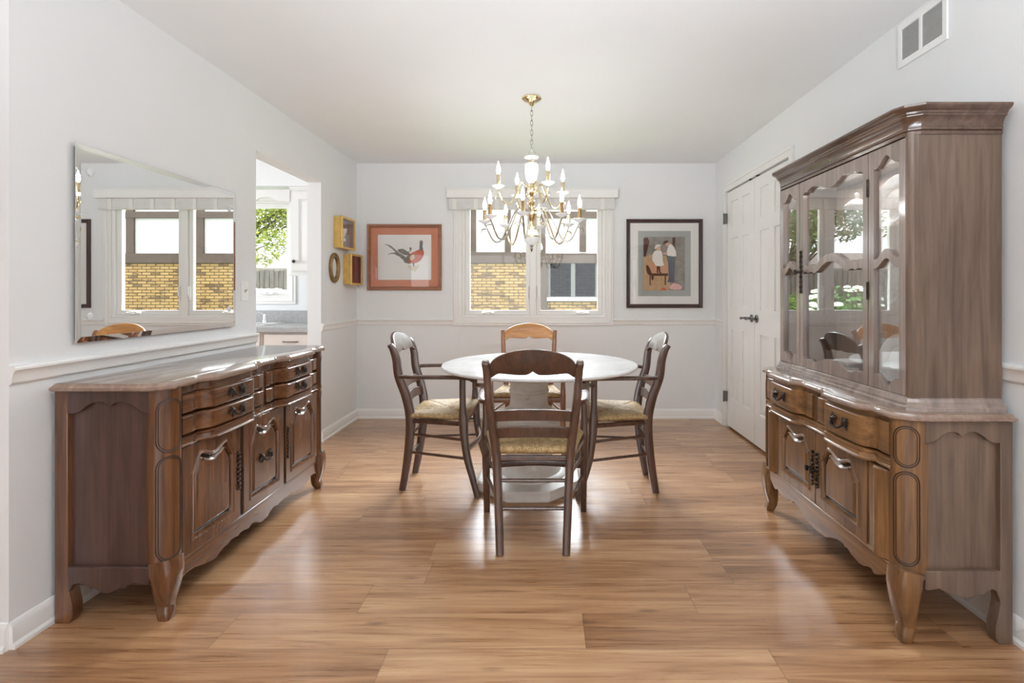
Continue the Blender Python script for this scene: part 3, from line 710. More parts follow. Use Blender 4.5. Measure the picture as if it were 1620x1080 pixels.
# ------------------------------------------------------------------ sideboard
def sideboard():
    L, D = 1.33, 0.40
    t = thing('sideboard', 'long walnut sideboard with serpentine drawers along the left wall', 'sideboard', (XL+0.023, 1.86, 0), R(90))
    gs = [(0.09, 0.655), (0.675, 1.24)]; f = groups_f(D, gs, 0.027)
    m = MB(CAB); m.box(0.018, L-0.018, 0, D-0.035, 0.13, 0.845); m.build('carcass', M['wood_side'], t)
    # top with moulded serpentine edge
    def fs(u): return f(u)+0.018
    def outline():
        pts = [(-0.022, 0.0), (-0.022, D-0.05), (-0.012, D-0.01), (0.03, D+0.022)]
        pts += [(0.05+(L-0.1)*i/90, fs(0.05+(L-0.1)*i/90)) for i in range(91)]
        pts += [(L-0.03, D+0.022), (L+0.012, D-0.01), (L+0.022, D-0.05), (L+0.022, 0.0)]
        return pts
    ol = outline()
    m = MB(CAB); m.loft([[(p, max(0, q), z) for p, q in offset(ol, o_)] for o_, z in ((0.012, 0.845), (0.004, 0.847), (0.0, 0.852), (0.0, 0.860), (0.005, 0.864), (0.008, 0.868), (0.011, 0.873), (0.016, 0.875))])
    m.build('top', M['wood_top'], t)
    m = MB(CAB); slab(m, 0.085, L-0.085, f, [(0.814, -0.012), (0.846, -0.012)], 0.05, 90); m.build('frieze', M['wood_h'], t)
    # drawers
    for (a, b) in gs:
        for z0, z1 in ((0.735, 0.812), (0.652, 0.729)):
            m = MB(CAB); slab(m, a+0.004, b-0.004, f, [(z0, -0.010), (z0+0.004, -0.003), (z0+0.008, 0.0), (z1-0.008, 0.0), (z1-0.004, -0.003), (z1, -0.010)], 0.06, 44)
            d = m.build('drawer', M['wood_h'], t); c = (a+b)/2
            pull(d, c, f(c)-0.001, (z0+z1)/2+0.004)
    m = MB(CAB); slab(m, 0.085, L-0.085, f, [(0.609, -0.006), (0.612, 0.002), (0.618, 0.004), (0.622, 0.0), (0.638, -0.002), (0.642, 0.003), (0.647, 0.003), (0.650, -0.006)], 0.05, 90); m.build('rail', M['wood_h'], t)
    m = MB(CAB); m.box(0.653, 0.677, D-0.06, D-0.008, 0.648, 0.815); m.build('divider', M['wood_v'], t, bev=0.003)
    for a, b in ((0.462, 0.488), (0.848, 0.872)): MB(CAB).box(a, b, D-0.06, D-0.006, 0.189, 0.607).build('door_stile', M['inlay'], t, bev=0.003)
    for i, (a, b) in enumerate(((0.092, 0.460), (0.490, 0.846), (0.874, 1.240))):
        d = panel_door(t, a, b, 0.187, 0.607, D, M['wood_v'], 0.072)
        if i == 0: escutcheon(d, b-0.014, D, 0.40)
        if i == 1: pull(d, (a+b)/2, D, 0.40)
        if i == 2: escutcheon(d, a+0.014, D, 0.40)
    half = [(0.06, 0.19), (0.06, 0.07), (0.078, 0.078), (0.09, 0.108), (0.12, 0.118), (0.16, 0.117), (0.23, 0.096), (0.28, 0.086), (0.305, 0.086), (0.33, 0.098), (0.37, 0.106), (0.377, 0.098), (0.40, 0.112), (0.445, 0.108), (0.454, 0.099), (0.47, 0.112), (0.52, 0.107), (0.53, 0.097), (0.56, 0.11), (0.59, 0.106), (0.63, 0.084), (0.665, 0.08)]
    m = MB(CAB); m.prism(mirror_poly(half, L/2), D-0.03, D-0.004, UZ); m.box(0.08, L-0.08, D-0.02, D+0.002, 0.178, 0.187); m.build('apron', M['wood_h'], t, bev=0.003)
    prof = [(0, 0.345), (0.004, 0.368), (0.022, 0.394), (0.055, 0.410), (0.078, 0.406), (0.088, 0.398)]
    for fl in (None, L):
        corner_post(t, prof, 0.19, 0.846, M['wood_v'], [(0.615, 0.812), (0.215, 0.60)], fl)
        fx = (lambda u: u) if fl is None else (lambda u: fl-u)
        cabriole(t, fx(0.045), 0.370, 0.215, M['wood_v'], (-0.03 if fl is None else 0.03), 0.03, 0.046)
        # side frame and panel
        e = 0.012
        def sx(a): return a if fl is None else L-a
        m = MB(CAB); pts = [(0.045, 0.846), (0.045, 0.765), (0.06, 0.762)] + cr([(0.06, 0.762), (0.09, 0.770), (0.12, 0.793), (0.155, 0.806), (0.185, 0.801), (0.202, 0.790), (0.219, 0.801), (0.25, 0.806), (0.285, 0.793), (0.315, 0.770), (0.336, 0.762)], 4)[1:] + [(0.344, 0.765), (0.344, 0.846)]
        m.prism(pts, sx(0.0), sx(0.02), WZ); sp = m.build('side_rail', M['wood_side'], t, bev=0.003)
        m = MB(CAB); m.prism([(0.045, 0.205), (0.344, 0.205), (0.344, 0.15), (0.336, 0.14), (0.32, 0.143), (0.29, 0.147), (0.262, 0.136), (0.255, 0.126), (0.235, 0.128), (0.2, 0.110), (0.17, 0.112), (0.14, 0.128), (0.13, 0.124), (0.12, 0.135), (0.09, 0.146), (0.065, 0.14), (0.05, 0.11), (0.045, 0.08)], sx(0.0), sx(0.02), WZ)
        m.build('side_apron', M['wood_side'], t, bev=0.003)
        m = MB(CAB); m.prism([(0.0, 0.0), (0.052, 0.0), (0.064, 0.02), (0.064, 0.06), (0.053, 0.11), (0.047, 0.15), (0.047, 0.846), (0.0, 0.846)], sx(0.0), sx(0.045), WZ); m.build('leg', M['wood_v'], t, bev=0.003)
    return t
sideboard()

# ------------------------------------------------------------------ china cabinet
HX = XR-0.027
def china():
    L, D, H = 1.11, 0.385, 0.32
    t = thing('china_cabinet', 'tall fruitwood china cabinet with three glazed doors against the right wall', 'china cabinet', (HX, 2.86, 0), R(-90))
    gs = [(0.055, 0.535), (0.575, 1.055)]; f = groups_f(D, gs, 0.027)
    V, Hm, SD, GD = M['hwood_v'], M['hwood_h'], M['hwood_side'], M['hwood_door']
    m = MB(CAB); m.box(0.018, L-0.018, 0.0, D-0.035, 0.19, 0.765); m.build('carcass', SD, t)
    def fs(u): return f(u)+0.016
    ol = [(-0.02, 0.0), (-0.02, D-0.075), (-0.008, D-0.03), (0.02, D+0.006)] + [(0.035+(L-0.07)*i/90, fs(0.035+(L-0.07)*i/90)) for i in range(91)] + [(L-0.02, D+0.006), (L+0.008, D-0.03), (L+0.02, D-0.075), (L+0.02, 0.0)]
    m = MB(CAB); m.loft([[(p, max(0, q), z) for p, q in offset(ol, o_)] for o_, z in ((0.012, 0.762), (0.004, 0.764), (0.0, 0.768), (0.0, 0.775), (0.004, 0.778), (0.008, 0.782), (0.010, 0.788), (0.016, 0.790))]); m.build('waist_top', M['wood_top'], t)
    m = MB(CAB); slab(m, 0.05, L-0.05, f, [(0.743, -0.012), (0.764, -0.012)], 0.05, 90); m.build('frieze', Hm, t)
    for a, b in gs:
        z0, z1 = 0.625, 0.745
        m = MB(CAB); slab(m, a+0.004, b-0.004, f, [(z0, -0.010), (z0+0.004, -0.003), (z0+0.008, 0.0), (z1-0.008, 0.0), (z1-0.004, -0.003), (z1, -0.010)], 0.06, 44)
        d = m.build('drawer', Hm, t); c = (a+b)/2; pull(d, c, f(c)-0.001, 0.69, sc=1.15)
    m = MB(CAB); slab(m, 0.05, L-0.05, f, [(0.578, -0.006), (0.581, 0.002), (0.588, 0.004), (0.592, 0.0), (0.608, -0.002), (0.612, 0.003), (0.618, 0.003), (0.621, -0.006)], 0.05, 90); m.build('rail', Hm, t)
    m = MB(CAB); m.box(0.536, 0.574, D-0.06, D-0.008, 0.618, 0.75).box(0.545, 0.549, D-0.02, D-0.003, 0.622, 0.746).box(0.561, 0.565, D-0.02, D-0.003, 0.622, 0.746); m.build('divider', V, t, bev=0.002)
    for i, (a, b) in enumerate(((0.187, 0.551), (0.559, 0.923))):
        d = panel_door(t, a, b, 0.252, 0.574, D-0.002, V, 0.064)
        escutcheon(d, (b-0.016) if i == 0 else (a+0.016), D-0.002, 0.41, 0.15, True)
    for a, b in ((0.057, 0.178), (0.932, 1.053)):
        fw = lambda u, a=a, b=b: D-0.004+0.022*sin(pi*(u-a)/(b-a))**2 - 0.004*sin(2*pi*(u-a)/(b-a))
        m = MB(CAB); slab(m, a, b, fw, [(0.252, -0.006), (0.256, 0.0), (0.568, 0.0), (0.574, -0.006)], 0.06, 20); m.build('fluted_panel', V, t)
    for a in (0.18, 0.552, 0.924): MB(CAB).box(a, a+0.006, D-0.05, D-0.012, 0.254, 0.576).build('door_stile', M['inlay'], t)
    c = L/2
    half = [(0.03, 0.256), (0.03, 0.15), (0.042, 0.165), (0.06, 0.196), (0.09, 0.192), (0.13, 0.166), (0.15, 0.160), (0.165, 0.172), (0.19, 0.166), (0.21, 0.156), (0.24, 0.152), (0.29, 0.160), (0.32, 0.172), (0.335, 0.166), (0.345, 0.176), (0.39, 0.172), (0.43, 0.158), (0.48, 0.138), (c, 0.133)]
    m = MB(CAB); m.prism(mirror_poly(half, c), D-0.03, D-0.004, UZ); m.box(0.05, L-0.05, D-0.02, D+0.004, 0.244, 0.252); m.build('apron', Hm, t, bev=0.003)
    prof = [(0, 0.300), (0.004, 0.330), (0.018, 0.362), (0.036, 0.382), (0.048, 0.386), (0.054, 0.383)]
    for fl in (None, L):
        corner_post(t, prof, 0.22, 0.763, V, [(0.60, 0.742), (0.262, 0.585)], fl)
        fx = (lambda u: u) if fl is None else (lambda u: fl-u)
        cabriole(t, fx(0.033), 0.343, 0.245, V, (-0.02 if fl is None else 0.02), 0.03, 0.045)
        def sx(a): return a if fl is None else L-a
        m = MB(CAB); pts = [(0.04, 0.763), (0.04, 0.69), (0.052, 0.687)] + cr([(0.052, 0.687), (0.08, 0.695), (0.105, 0.714), (0.135, 0.727), (0.16, 0.722), (0.174, 0.712), (0.188, 0.722), (0.213, 0.727), (0.243, 0.714), (0.268, 0.695), (0.294, 0.687)], 4)[1:] + [(0.299, 0.69), (0.299, 0.763)]
        m.prism(pts, sx(0), sx(0.02), WZ); m.build('side_rail', SD, t, bev=0.003)
        m = MB(CAB); m.prism([(0.04, 0.25), (0.299, 0.25), (0.299, 0.19), (0.292, 0.183), (0.28, 0.185), (0.25, 0.19), (0.225, 0.176), (0.215, 0.168), (0.19, 0.165), (0.165, 0.156), (0.14, 0.16), (0.115, 0.17), (0.1, 0.166), (0.09, 0.178), (0.07, 0.188), (0.055, 0.18), (0.045, 0.155), (0.04, 0.13)], sx(0), sx(0.02), WZ); m.build('side_apron', SD, t, bev=0.003)
        m = MB(CAB); m.prism([(0.0, 0.0), (0.047, 0.0), (0.058, 0.02), (0.058, 0.06), (0.048, 0.1), (0.042, 0.14), (0.042, 0.763), (0.0, 0.763)], sx(0), sx(0.04), WZ); m.build('leg', SD, t, bev=0.003)
    # ---- upper glazed hutch
    u0, u1 = 0.05, 1.067
    m = MB(CAB); hb = [(u0-0.01, 0.0), (u0-0.01, H-0.035), (u0+0.012, H+0.004), (u0+0.03, H+0.012), (u1-0.03, H+0.012), (u1-0.012, H+0.004), (u1+0.01, H-0.035), (u1+0.01, 0.0)]
    m.loft([[(p, max(0, q), z) for p, q in offset(hb, o_)] for o_, z in ((-0.012, 0.790), (-0.012, 0.800), (-0.004, 0.806), (-0.004, 0.814), (0.002, 0.818), (0.004, 0.829), (0.012, 0.834))]); m.build('plinth', GD, t)
    m = MB(CAB); m.box(u0+0.012, u1-0.012, 0.0, 0.012, 0.83, 1.77).build('back_panel', M['hback'], t)
    m = MB(CAB); m.box(u0+0.01, u1-0.01, 0.0, H-0.025, 1.752, 1.77).build('roof_board', GD, t)
    for fl in (0, 1):
        fx = (lambda u: u) if not fl else (lambda u: u0+u1-u)
        m = MB(CAB); m.prism([(fx(p), q) for p, q in [(u0, 0.0), (u0, H-0.04), (u0+0.018, H-0.04), (u0+0.018, 0.0)]], 0.83, 1.77, lambda p, q, a: (p, q, a)); m.build('side_panel', SD, t)
        m = MB(CAB); m.prism([(fx(p), q) for p, q in [(u0, H-0.04), (u0, H-0.03), (u0+0.006, H-0.024), (u0+0.006, H-0.016), (u0+0.014, H-0.004), (u0+0.018, H-0.002), (u0+0.03, H-0.002), (u0+0.03, H-0.03), (u0+0.018, H-0.04)]], 0.83, 1.77, lambda p, q, a: (p, q, a)); m.build('corner_post', SD, t)
    m = MB(CAB); cr_o = [(u0-0.004, 0.0), (u0-0.004, H-0.034), (u0+0.016, H-0.004), (u0+0.036, H+0.004), (u1-0.036, H+0.004), (u1-0.016, H-0.004), (u1+0.004, H-0.034), (u1+0.004, 0.0)]
    m.loft([[(p, max(0, q), z) for p, q in offset(cr_o, o_)] for o_, z in ((0.01, 1.755), (0.0, 1.757), (-0.001, 1.768), (0.002, 1.771), (-0.003, 1.774), (-0.003, 1.780), (-0.001, 1.783), (-0.004, 1.80), (-0.010, 1.812), (-0.018, 1.818), (-0.018, 1.823), (-0.022, 1.826), (-0.024, 1.832), (-0.035, 1.838), (-0.042, 1.846), (-0.042, 1.853), (-0.036, 1.856), (-0.03, 1.856))]); m.build('crown', M['hcrown'], t)
    # glazed doors (u is far->near): far side light, centre door, near side light
    cx = (u0+u1)/2
    side_top = lambda s, b: b + 0.034*exp(-(s/0.42)**2) - 0.006*exp(-((abs(s)-0.8)/0.2)**2)
    def side_low(s, b): return b - 0.040*exp(-(s/0.40)**2) + 0.006*exp(-((abs(s)-0.8)/0.2)**2)
    def cent_top(s, b):
        q = abs(s); z = b
        z += 0.012*max(0, sin(pi*(q-0.80)/0.2)) if q > 0.80 else 0
        if q <= 0.80: z += 0.006 + 0.020*sstep((q-0.10)/0.42) - 0.010*sstep((q-0.62)/0.18) - 0.014*(1-sstep(q/0.45))
        return z
    def cent_low(s, b):
        q = abs(s); z = b
        if q > 0.80: z -= 0.010*max(0, sin(pi*(q-0.80)/0.2))
        else: z += -0.004 + 0.022*(1-sstep(q/0.55)) - 0.012*sstep((q-0.2)/0.4) + 0.010*sstep((q-0.62)/0.18)
        return z
    def cent_mid(s, b):
        q = abs(s); return b + 0.046*(1-sstep((q-0.08)/0.50)) + (0.008*abs(sin(pi*(q-0.58)/0.21)) if q > 0.58 else 0)
    def side_mid(s, b): return b + 0.036*(1-sstep(abs(s)/0.85))
    def glazed(a, b, ft, fm, fl_, mg):
        z0, z1 = 0.836, 1.752; N = 48
        ia, ib = a+mg, b-mg; xs = [ia+(ib-ia)*i/N for i in range(N+1)]; ss = [2*i/N-1 for i in range(N+1)]
        up = [(x, fm(s, 1.328)+0.004) for x, s in zip(xs, ss)] + [(x, ft(s, 1.684)) for x, s in zip(reversed(xs), reversed(ss))]
        lo = [(x, fl_(s, 0.886)) for x, s in zip(xs, ss)] + [(x, fm(s, 1.296)) for x, s in zip(reversed(xs), reversed(ss))]
        m = MB(CAB); m.plate(rect(a, b, z0, z1), [up[::-1], lo[::-1]], H-0.022, H, UZ)
        d = m.build('glazed_door', GD, t, bev=0.0025)
        MB(CAB).box(ia-0.01, ib+0.01, H-0.0175, H-0.0145, 0.85, 1.735).build('glass_pane', M['hglass'], d)
        return d
    glazed(u0+0.026, u0+0.233, side_top, side_mid, side_low, 0.032)
    dc = glazed(u0+0.238, u1-0.238, cent_top, cent_mid, cent_low, 0.030)
    glazed(u1-0.233, u1-0.026, side_top, side_mid, side_low, 0.032)
    escutcheon(dc, u0+0.252, H, 1.305, 0.20, True)
    for z in (1.21, 1.615): MB(CAB).tube([(u1-0.2355, H+0.001, z-0.035), (u1-0.2355, H+0.001, z+0.035)], 0.006, 8).build('hinge', M['bronze'], dc)
    for z in (1.13, 1.457): MB(CAB).box(u0+0.02, u1-0.02, 0.014, H-0.04, z-0.007, z).build('shelf', M['crystal'], t)
    area('cabinet_light', (HX-0.16, 2.30, 1.748), (0, 0, 0), 0.05, 0.8, 1.6, (1, 0.98, 0.95))  # added light under the roof board so the glassware shows
    return t
china()

# china on display: plates and glass standing inside the cabinet
def plate_geo(r, scallop=0):
    prof = [(0.001, 0), (r*0.55, 0.0), (r*0.62, 0.006), (r*0.97, 0.017), (r, 0.020), (r*0.96, 0.022), (r*0.60, 0.011), (r*0.52, 0.005), (0.001, 0.005)]
    return MB().lathe(prof, (0, 0, 0), 48, scallop, 0.025 if scallop else 0)
def leaning(o, x, y, z, r, tilt=76):
    o.rotation_euler = (0, R(-tilt), 0); o.location = (x, y, z + r*sin(R(tilt)) + 0.002)
o = plate_geo(0.115, 16).build('glass_plate', M['pressed']); tag(o, 'clear scalloped glass plate leaning on the cabinet middle shelf', 'plate'); leaning(o, 1.46, 2.15, 1.13, 0.119)
o = plate_geo(0.12).build('glass_plate', M['pressed']); tag(o, 'clear round crystal plate leaning on the cabinet top shelf', 'plate'); leaning(o, 1.46, 2.14, 1.457, 0.12)
o = plate_geo(0.10).build('dinner_plate', M['porcelain']); tag(o, 'white plate leaning at the bottom of the cabinet, near end', 'plate'); leaning(o, 1.45, 2.10, 0.834, 0.10)
o = MB().lathe([(0.03, 0), (0.032, 0.004), (0.06, 0.03), (0.078, 0.062), (0.074, 0.062), (0.055, 0.032), (0.001, 0.01)], (1.38, 2.30, 0.8355), 32).build('serving_bowl', M['porcelain']); tag(o, 'white bowl on the cabinet floor behind the centre door', 'bowl')
pt = thing('glass_pitcher', 'clear glass pitcher standing behind the white bowl in the cabinet', 'pitcher', (1.52, 2.34, 0.8355))
MB().lathe([(0.04, 0), (0.042, 0.003), (0.052, 0.06), (0.048, 0.12), (0.038, 0.16), (0.044, 0.19), (0.041, 0.19), (0.035, 0.16), (0.045, 0.12), (0.048, 0.06), (0.038, 0.008), (0.001, 0.008)], (0, 0, 0), 28).build('body', M['pressed'], pt)
MB().tube(cr([(0.0, 0.042, 0.165), (0, 0.085, 0.16), (0, 0.09, 0.1), (0, 0.05, 0.06)], 5), 0.006, 8, side=None).build('handle', M['crystal'], pt)
jr = thing('glass_jar', 'footed glass jar with lid on the cabinet top shelf', 'jar', (1.44, 2.37, 1.458))
MB().lathe([(0.035, 0), (0.036, 0.004), (0.012, 0.015), (0.012, 0.03), (0.045, 0.06), (0.055, 0.14), (0.05, 0.14), (0.04, 0.065), (0.001, 0.04)], (0, 0, 0), 28).build('body', M['pressed'], jr)
MB().lathe([(0.057, 0.14), (0.056, 0.146), (0.03, 0.17), (0.01, 0.18), (0.013, 0.2), (0.001, 0.21)], (0, 0, 0), 28).build('lid', M['pressed'], jr)

# ------------------------------------------------------------------ dining table
tb = thing('dining_table', 'round white marble-topped dining table on a distressed white pedestal', 'table', (-0.036, 3.23, 0))
MB().lathe([(0.01, 0.738), (0.595, 0.738), (0.604, 0.741), (0.610, 0.747), (0.610, 0.754), (0.606, 0.7585), (0.600, 0.760), (0.01, 0.760)], (0, 0, 0), 128).build('tabletop', M['marble'], tb)
px = -0.068
MB().lathe([(0.01, 0.736), (0.16, 0.736), (0.16, 0.715), (0.125, 0.70), (0.118, 0.66), (0.118, 0.602), (0.124, 0.598), (0.126, 0.59), (0.124, 0.582), (0.117, 0.576), (0.118, 0.52), (0.124, 0.495), (0.142, 0.478), (0.15, 0.474), (0.15, 0.468), (0.175, 0.455), (0.192, 0.43), (0.198, 0.395), (0.198, 0.36), (0.185, 0.33), (0.155, 0.30), (0.14, 0.25), (0.142, 0.20), (0.16, 0.15), (0.19, 0.115), (0.20, 0.098), (0.22, 0.095), (0.235, 0.085), (0.235, 0.07), (0.01, 0.07)], (px, 0, 0), 64).build('pedestal', M['distress'], tb)
oc = lambda a, z: [(px + a/cos(pi/8)*cos(pi/8+k*pi/4), a/cos(pi/8)*sin(pi/8+k*pi/4), z) for k in range(8)]
MB().loft([oc(0.295, 0.0), oc(0.295, 0.012), oc(0.312, 0.014), oc(0.312, 0.058), oc(0.305, 0.066), oc(0.24, 0.078)]).build('base', M['distress'], tb)

# ------------------------------------------------------------------ chairs
def make_chair(label, loc, rz, wm, crest_mat=None):
    t = thing('dining_chair', label, 'chair', loc, rz, 'rush-seat armchairs round the table')
    for s in (-1, 1):
        p = cr([(s*0.152, -0.235, 0), (s*0.158, -0.212, 0.13), (s*0.166, -0.190, 0.30), (s*0.174, -0.182, 0.45), (s*0.188, -0.205, 0.58), (s*0.200, -0.245, 0.70), (s*0.206, -0.258, 0.80), (s*0.209, -0.276, 0.862), (s*0.212, -0.289, 0.883), (s*0.213, -0.294, 0.890), (s*0.213, -0.296, 0.894)], 5)
        n = len(p)
        MB().tube(p, [(0.019*interp([0, 15, 30, 40], [0.95, 1.1, 0.95, 0.9], i)*interp([40, 45, 48, 50], [1, 0.95, 0.7, 0.3], i), 0.025*interp([0, 15, 30, 40], [0.85, 1.15, 0.95, 0.7], i)*interp([40, 45, 48, 50], [1, 0.95, 0.7, 0.3], i)) for i in range(n)], 12, 0.7).build('leg', wm, t)
        p = cr([(s*0.266, 0.238, 0), (s*0.264, 0.212, 0.10), (s*0.262, 0.178, 0.22), (s*0.262, 0.160, 0.34), (s*0.262, 0.154, 0.43), (s*0.262, 0.150, 0.50), (s*0.262, 0.148, 0.60), (s*0.262, 0.148, 0.695)], 5)
        MB().tube(p, [(0.0185*interp([0, 15, 22, 27, 35], [0.9, 1.1, 1.15, 0.85, 0.85], i), 0.021*interp([0, 15, 22, 27, 35], [0.85, 1.1, 1.3, 0.85, 0.85], i)) for i in range(len(p))], 12, 0.7).build('leg', wm, t)
        p = cr([(s*0.200, -0.243, 0.700), (s*0.236, -0.205, 0.702), (s*0.250, -0.10, 0.703), (s*0.256, 0.05, 0.703), (s*0.266, 0.15, 0.702), (s*0.288, 0.195, 0.700), (s*0.318, 0.218, 0.695)], 5)
        MB().tube(p, [(0.021*interp([0, 8, 20, 30], [0.7, 1.0, 1.15, 0.75], i), 0.0115) for i in range(len(p))], 12, 0.6, side=(1, 0, 0)).build('armrest', wm, t)
    # crest rail, bowed backwards
    def bow(x, k): return -0.268 - 0.026*(1-(x/0.2)**2)*k
    N = 40
    up = [0.868 + 0.085*sqrt(max(0.0, 1-(2*i/N-1)**2))**1.12 for i in range(N+1)]
    def low(s):
        q = abs(s)
        if q > 0.74: return 0.814 + 0.024*sstep((1-q)/0.24)
        return 0.838 - 0.006*sin(pi*(0.74-q)/1.0) if q > 0.16 else 0.8322 + 0.018*(1-q/0.16)**1.4
    loops = []
    xs = [-0.198+0.396*i/N for i in range(N+1)]
    for i, x in enumerate(xs):
        s = 2*i/N-1; b = low(s); a = up[i]; tl = lambda z: -(z-0.86)*0.34
        y = bow(x, 1)
        loops.append([(x, y-0.011+tl(b), b+0.003), (x, y-0.011+tl(a), a-0.004), (x, y-0.006+tl(a), a), (x, y+0.006+tl(a), a), (x, y+0.011+tl(a), a-0.004), (x, y+0.011+tl(b), b+0.003), (x, y+0.006+tl(b), b), (x, y-0.006+tl(b), b)])
    MB().loft(loops).build('crest_rail', crest_mat or wm, t, ang=50)
    for z0, z1, w, y0 in ((0.606, 0.656, 0.188, -0.222), (0.522, 0.573, 0.180, -0.197)):
        loops = []
        for i in range(25):
            s = 2*i/24-1; x = w*s; y = y0 - 0.022*(1-s*s); u = 0.014*(1-s*s)
            loops.append([(x, y-0.008-0.004, z1+u), (x, y+0.008-0.004, z1+u), (x, y+0.008+0.008, z0+u*0.7), (x, y-0.008+0.008, z0+u*0.7)])
        MB().loft(loops).build('back_slat', wm, t, bev=0.003)
    # rush seat
    n = 36; top = []; bot = []
    def pos(a, b):
        yb = -0.192+0.372*(b+1)/2; hw = 0.198+(0.268-0.198)*(b+1)/2
        r = (abs(a)**14+abs(b)**14)**(1/14) if (a or b) else 0
        k = min(1, 1/max(r, 1e-6)) if r > 1 else 1
        return a*k*hw, yb if r <= 1 else -0.192+0.372*(b*k+1)/2
    m = MB()
    for side in (1, -1):
        for j in range(n+1):
            for i in range(n+1):
                a = sin(pi/2*(2*i/n-1)); b = sin(pi/2*(2*j/n-1)); x, y = pos(a, b)
                e = max(abs(a), abs(b)); h = 0.026*sqrt(max(0, 1-e**7))
                dip = -0.021*exp(-((abs(a)-abs(b))/0.055)**2)*(1-0.3*e) - 0.012*(1-e) if side > 0 else 0
                # front edge dips in the middle
                zz = 0.463 + side*h + dip*(1 if h > 0.005 else 0.2)
                m.add([(x, y, zz)])
    q = (n+1)**2
    for side in (0, 1):
        for j in range(n):
            for i in range(n):
                b0 = side*q + j*(n+1)+i; m.face((b0, b0+1, b0+n+2, b0+n+1))
    rim = [i for i in range(n+1)] + [(j+1)*(n+1)-1 for j in range(1, n+1)] + [n*(n+1)+i for i in range(n-1, -1, -1)] + [j*(n+1) for j in range(n-1, 0, -1)]
    for a, b in zip(rim, rim[1:]+rim[:1]): m.face((a, b, q+b, q+a))
    m.build('seat', M['rush'], t, ang=60)
    m = MB()
    for s in (-1, 1): m.tube([(s*0.172, -0.184, 0.427), (s*0.26, 0.155, 0.427)], (0.012, 0.016), 8, 0.7, (0, 0, 1))
    m.tube([(-0.26, 0.155, 0.423), (0.26, 0.155, 0.423)], (0.02, 0.010), 8, 0.7, (0, 0, 1)); m.tube([(-0.172, -0.184, 0.427), (0.172, -0.184, 0.427)], (0.012, 0.01), 8, 0.7, (0, 0, 1))
    m.build('seat_frame', wm, t)
    def rod(pts, r=0.0085, rb=None): MB().tube(cr(pts, 6), (r, rb or r), 10, 0.0 if rb is None else 0.5, side=(0, 0, 1)).build('stretcher', wm, t)
    for s in (-1, 1):
        rod([(s*0.167, -0.192, 0.345), (s*0.215, -0.01, 0.340), (s*0.262, 0.162, 0.333)]); rod([(s*0.162, -0.205, 0.235), (s*0.214, -0.01, 0.230), (s*0.262, 0.178, 0.224)])
    rod([(-0.168, -0.192, 0.325), (0, -0.194, 0.325), (0.168, -0.192, 0.325)]); rod([(-0.16, -0.205, 0.200), (0, -0.207, 0.200), (0.16, -0.205, 0.200)])
    rod([(-0.262, 0.170, 0.275), (0, 0.215, 0.275), (0.262, 0.170, 0.275)], 0.018, 0.008)
    return t
ch = make_chair('dark wooden armchair nearest the camera, seen from behind', (-0.057, 2.587, 0), 0, M['chair'])
for lab, loc, rz in (('dark wooden armchair left of the table, side view facing right', (-0.637, 3.28, 0), R(-90)), ('dark wooden armchair right of the table, side view facing left', (0.43, 3.24, 0), R(90))):
    c2 = copy_tree(ch); c2.location = loc; c2.rotation_euler = (0, 0, rz); c2['label'] = lab
make_chair('armchair with honey-coloured back beyond the table, below the window', (-0.135, 3.88, 0), R(180), M['chair_m'], M['chair_l'])

# ------------------------------------------------------------------ chandelier
CX, CY = -0.088, 3.25
cd = thing('chandelier', 'brass and white porcelain two-tier chandelier hanging over the table', 'chandelier', (CX, CY, 0))
MB().lathe([(0.062, 2.439), (0.062, 2.430), (0.05, 2.42), (0.024, 2.408), (0.016, 2.395), (0.01, 2.386), (0.001, 2.384)], (0, 0, 0), 32).build('canopy', M['brass'], cd)
m = MB(); z = 2.372; k = 0
while z > 2.115:
    lp = []
    for i in range(14):
        a = 2*pi*i/13; dx = 0.0075*cos(a); dz = 0.019*sin(a)
        lp.append((dx, 0, z+dz) if k % 2 else (0, dx, z+dz))
    m.tube(lp, 0.0022, 6, side=None, cap=False); z -= 0.031; k += 1
m.build('chain', M['pewter'], cd)
m = MB(); m.tube([(0.019*cos(2*pi*i/20), 0, 2.088+0.019*sin(2*pi*i/20)) for i in range(22)], 0.0025, 6, side=(0, 1, 0), cap=False); m.build('hanging_loop', M['pewter'], cd)
MB().lathe([(0.006, 2.075), (0.012, 2.072), (0.03, 2.068), (0.044, 2.064), (0.046, 2.058), (0.036, 2.052), (0.014, 2.047), (0.008, 2.046)], (0, 0, 0), 28).build('porcelain_dish', M['porcelain'], cd)
MB().lathe([(0.008, 2.047), (0.012, 2.043), (0.008, 2.036), (0.016, 2.03), (0.02, 2.026)], (0, 0, 0), 20).build('brass_neck', M['brass'], cd)
MB().lathe([(0.018, 2.028), (0.036, 2.022), (0.043, 2.012), (0.0435, 1.995), (0.041, 1.965), (0.034, 1.925), (0.026, 1.902), (0.018, 1.894)], (0, 0, 0), 48, 12, 0.025).build('porcelain_urn', M['porcelain'], cd)
MB().lathe([(0.010, 1.897), (0.012, 1.89), (0.02, 1.88), (0.03, 1.86), (0.03, 1.845), (0.018, 1.82), (0.010, 1.81), (0.010, 1.80), (0.02, 1.792), (0.026, 1.775), (0.02, 1.757), (0.010, 1.748), (0.014, 1.742), (0.03, 1.73), (0.036, 1.71), (0.034, 1.69), (0.02, 1.665), (0.014, 1.65), (0.016, 1.62), (0.02, 1.602)], (0, 0, 0), 32).build('stem', M['brass'], cd)
MB().lathe([(0.012, 1.606), (0.03, 1.60), (0.042, 1.588), (0.048, 1.572), (0.051, 1.555), (0.048, 1.535), (0.036, 1.517), (0.02, 1.507), (0.008, 1.503)], (0, 0, 0), 32).build('porcelain_bowl', M['porcelain'], cd)
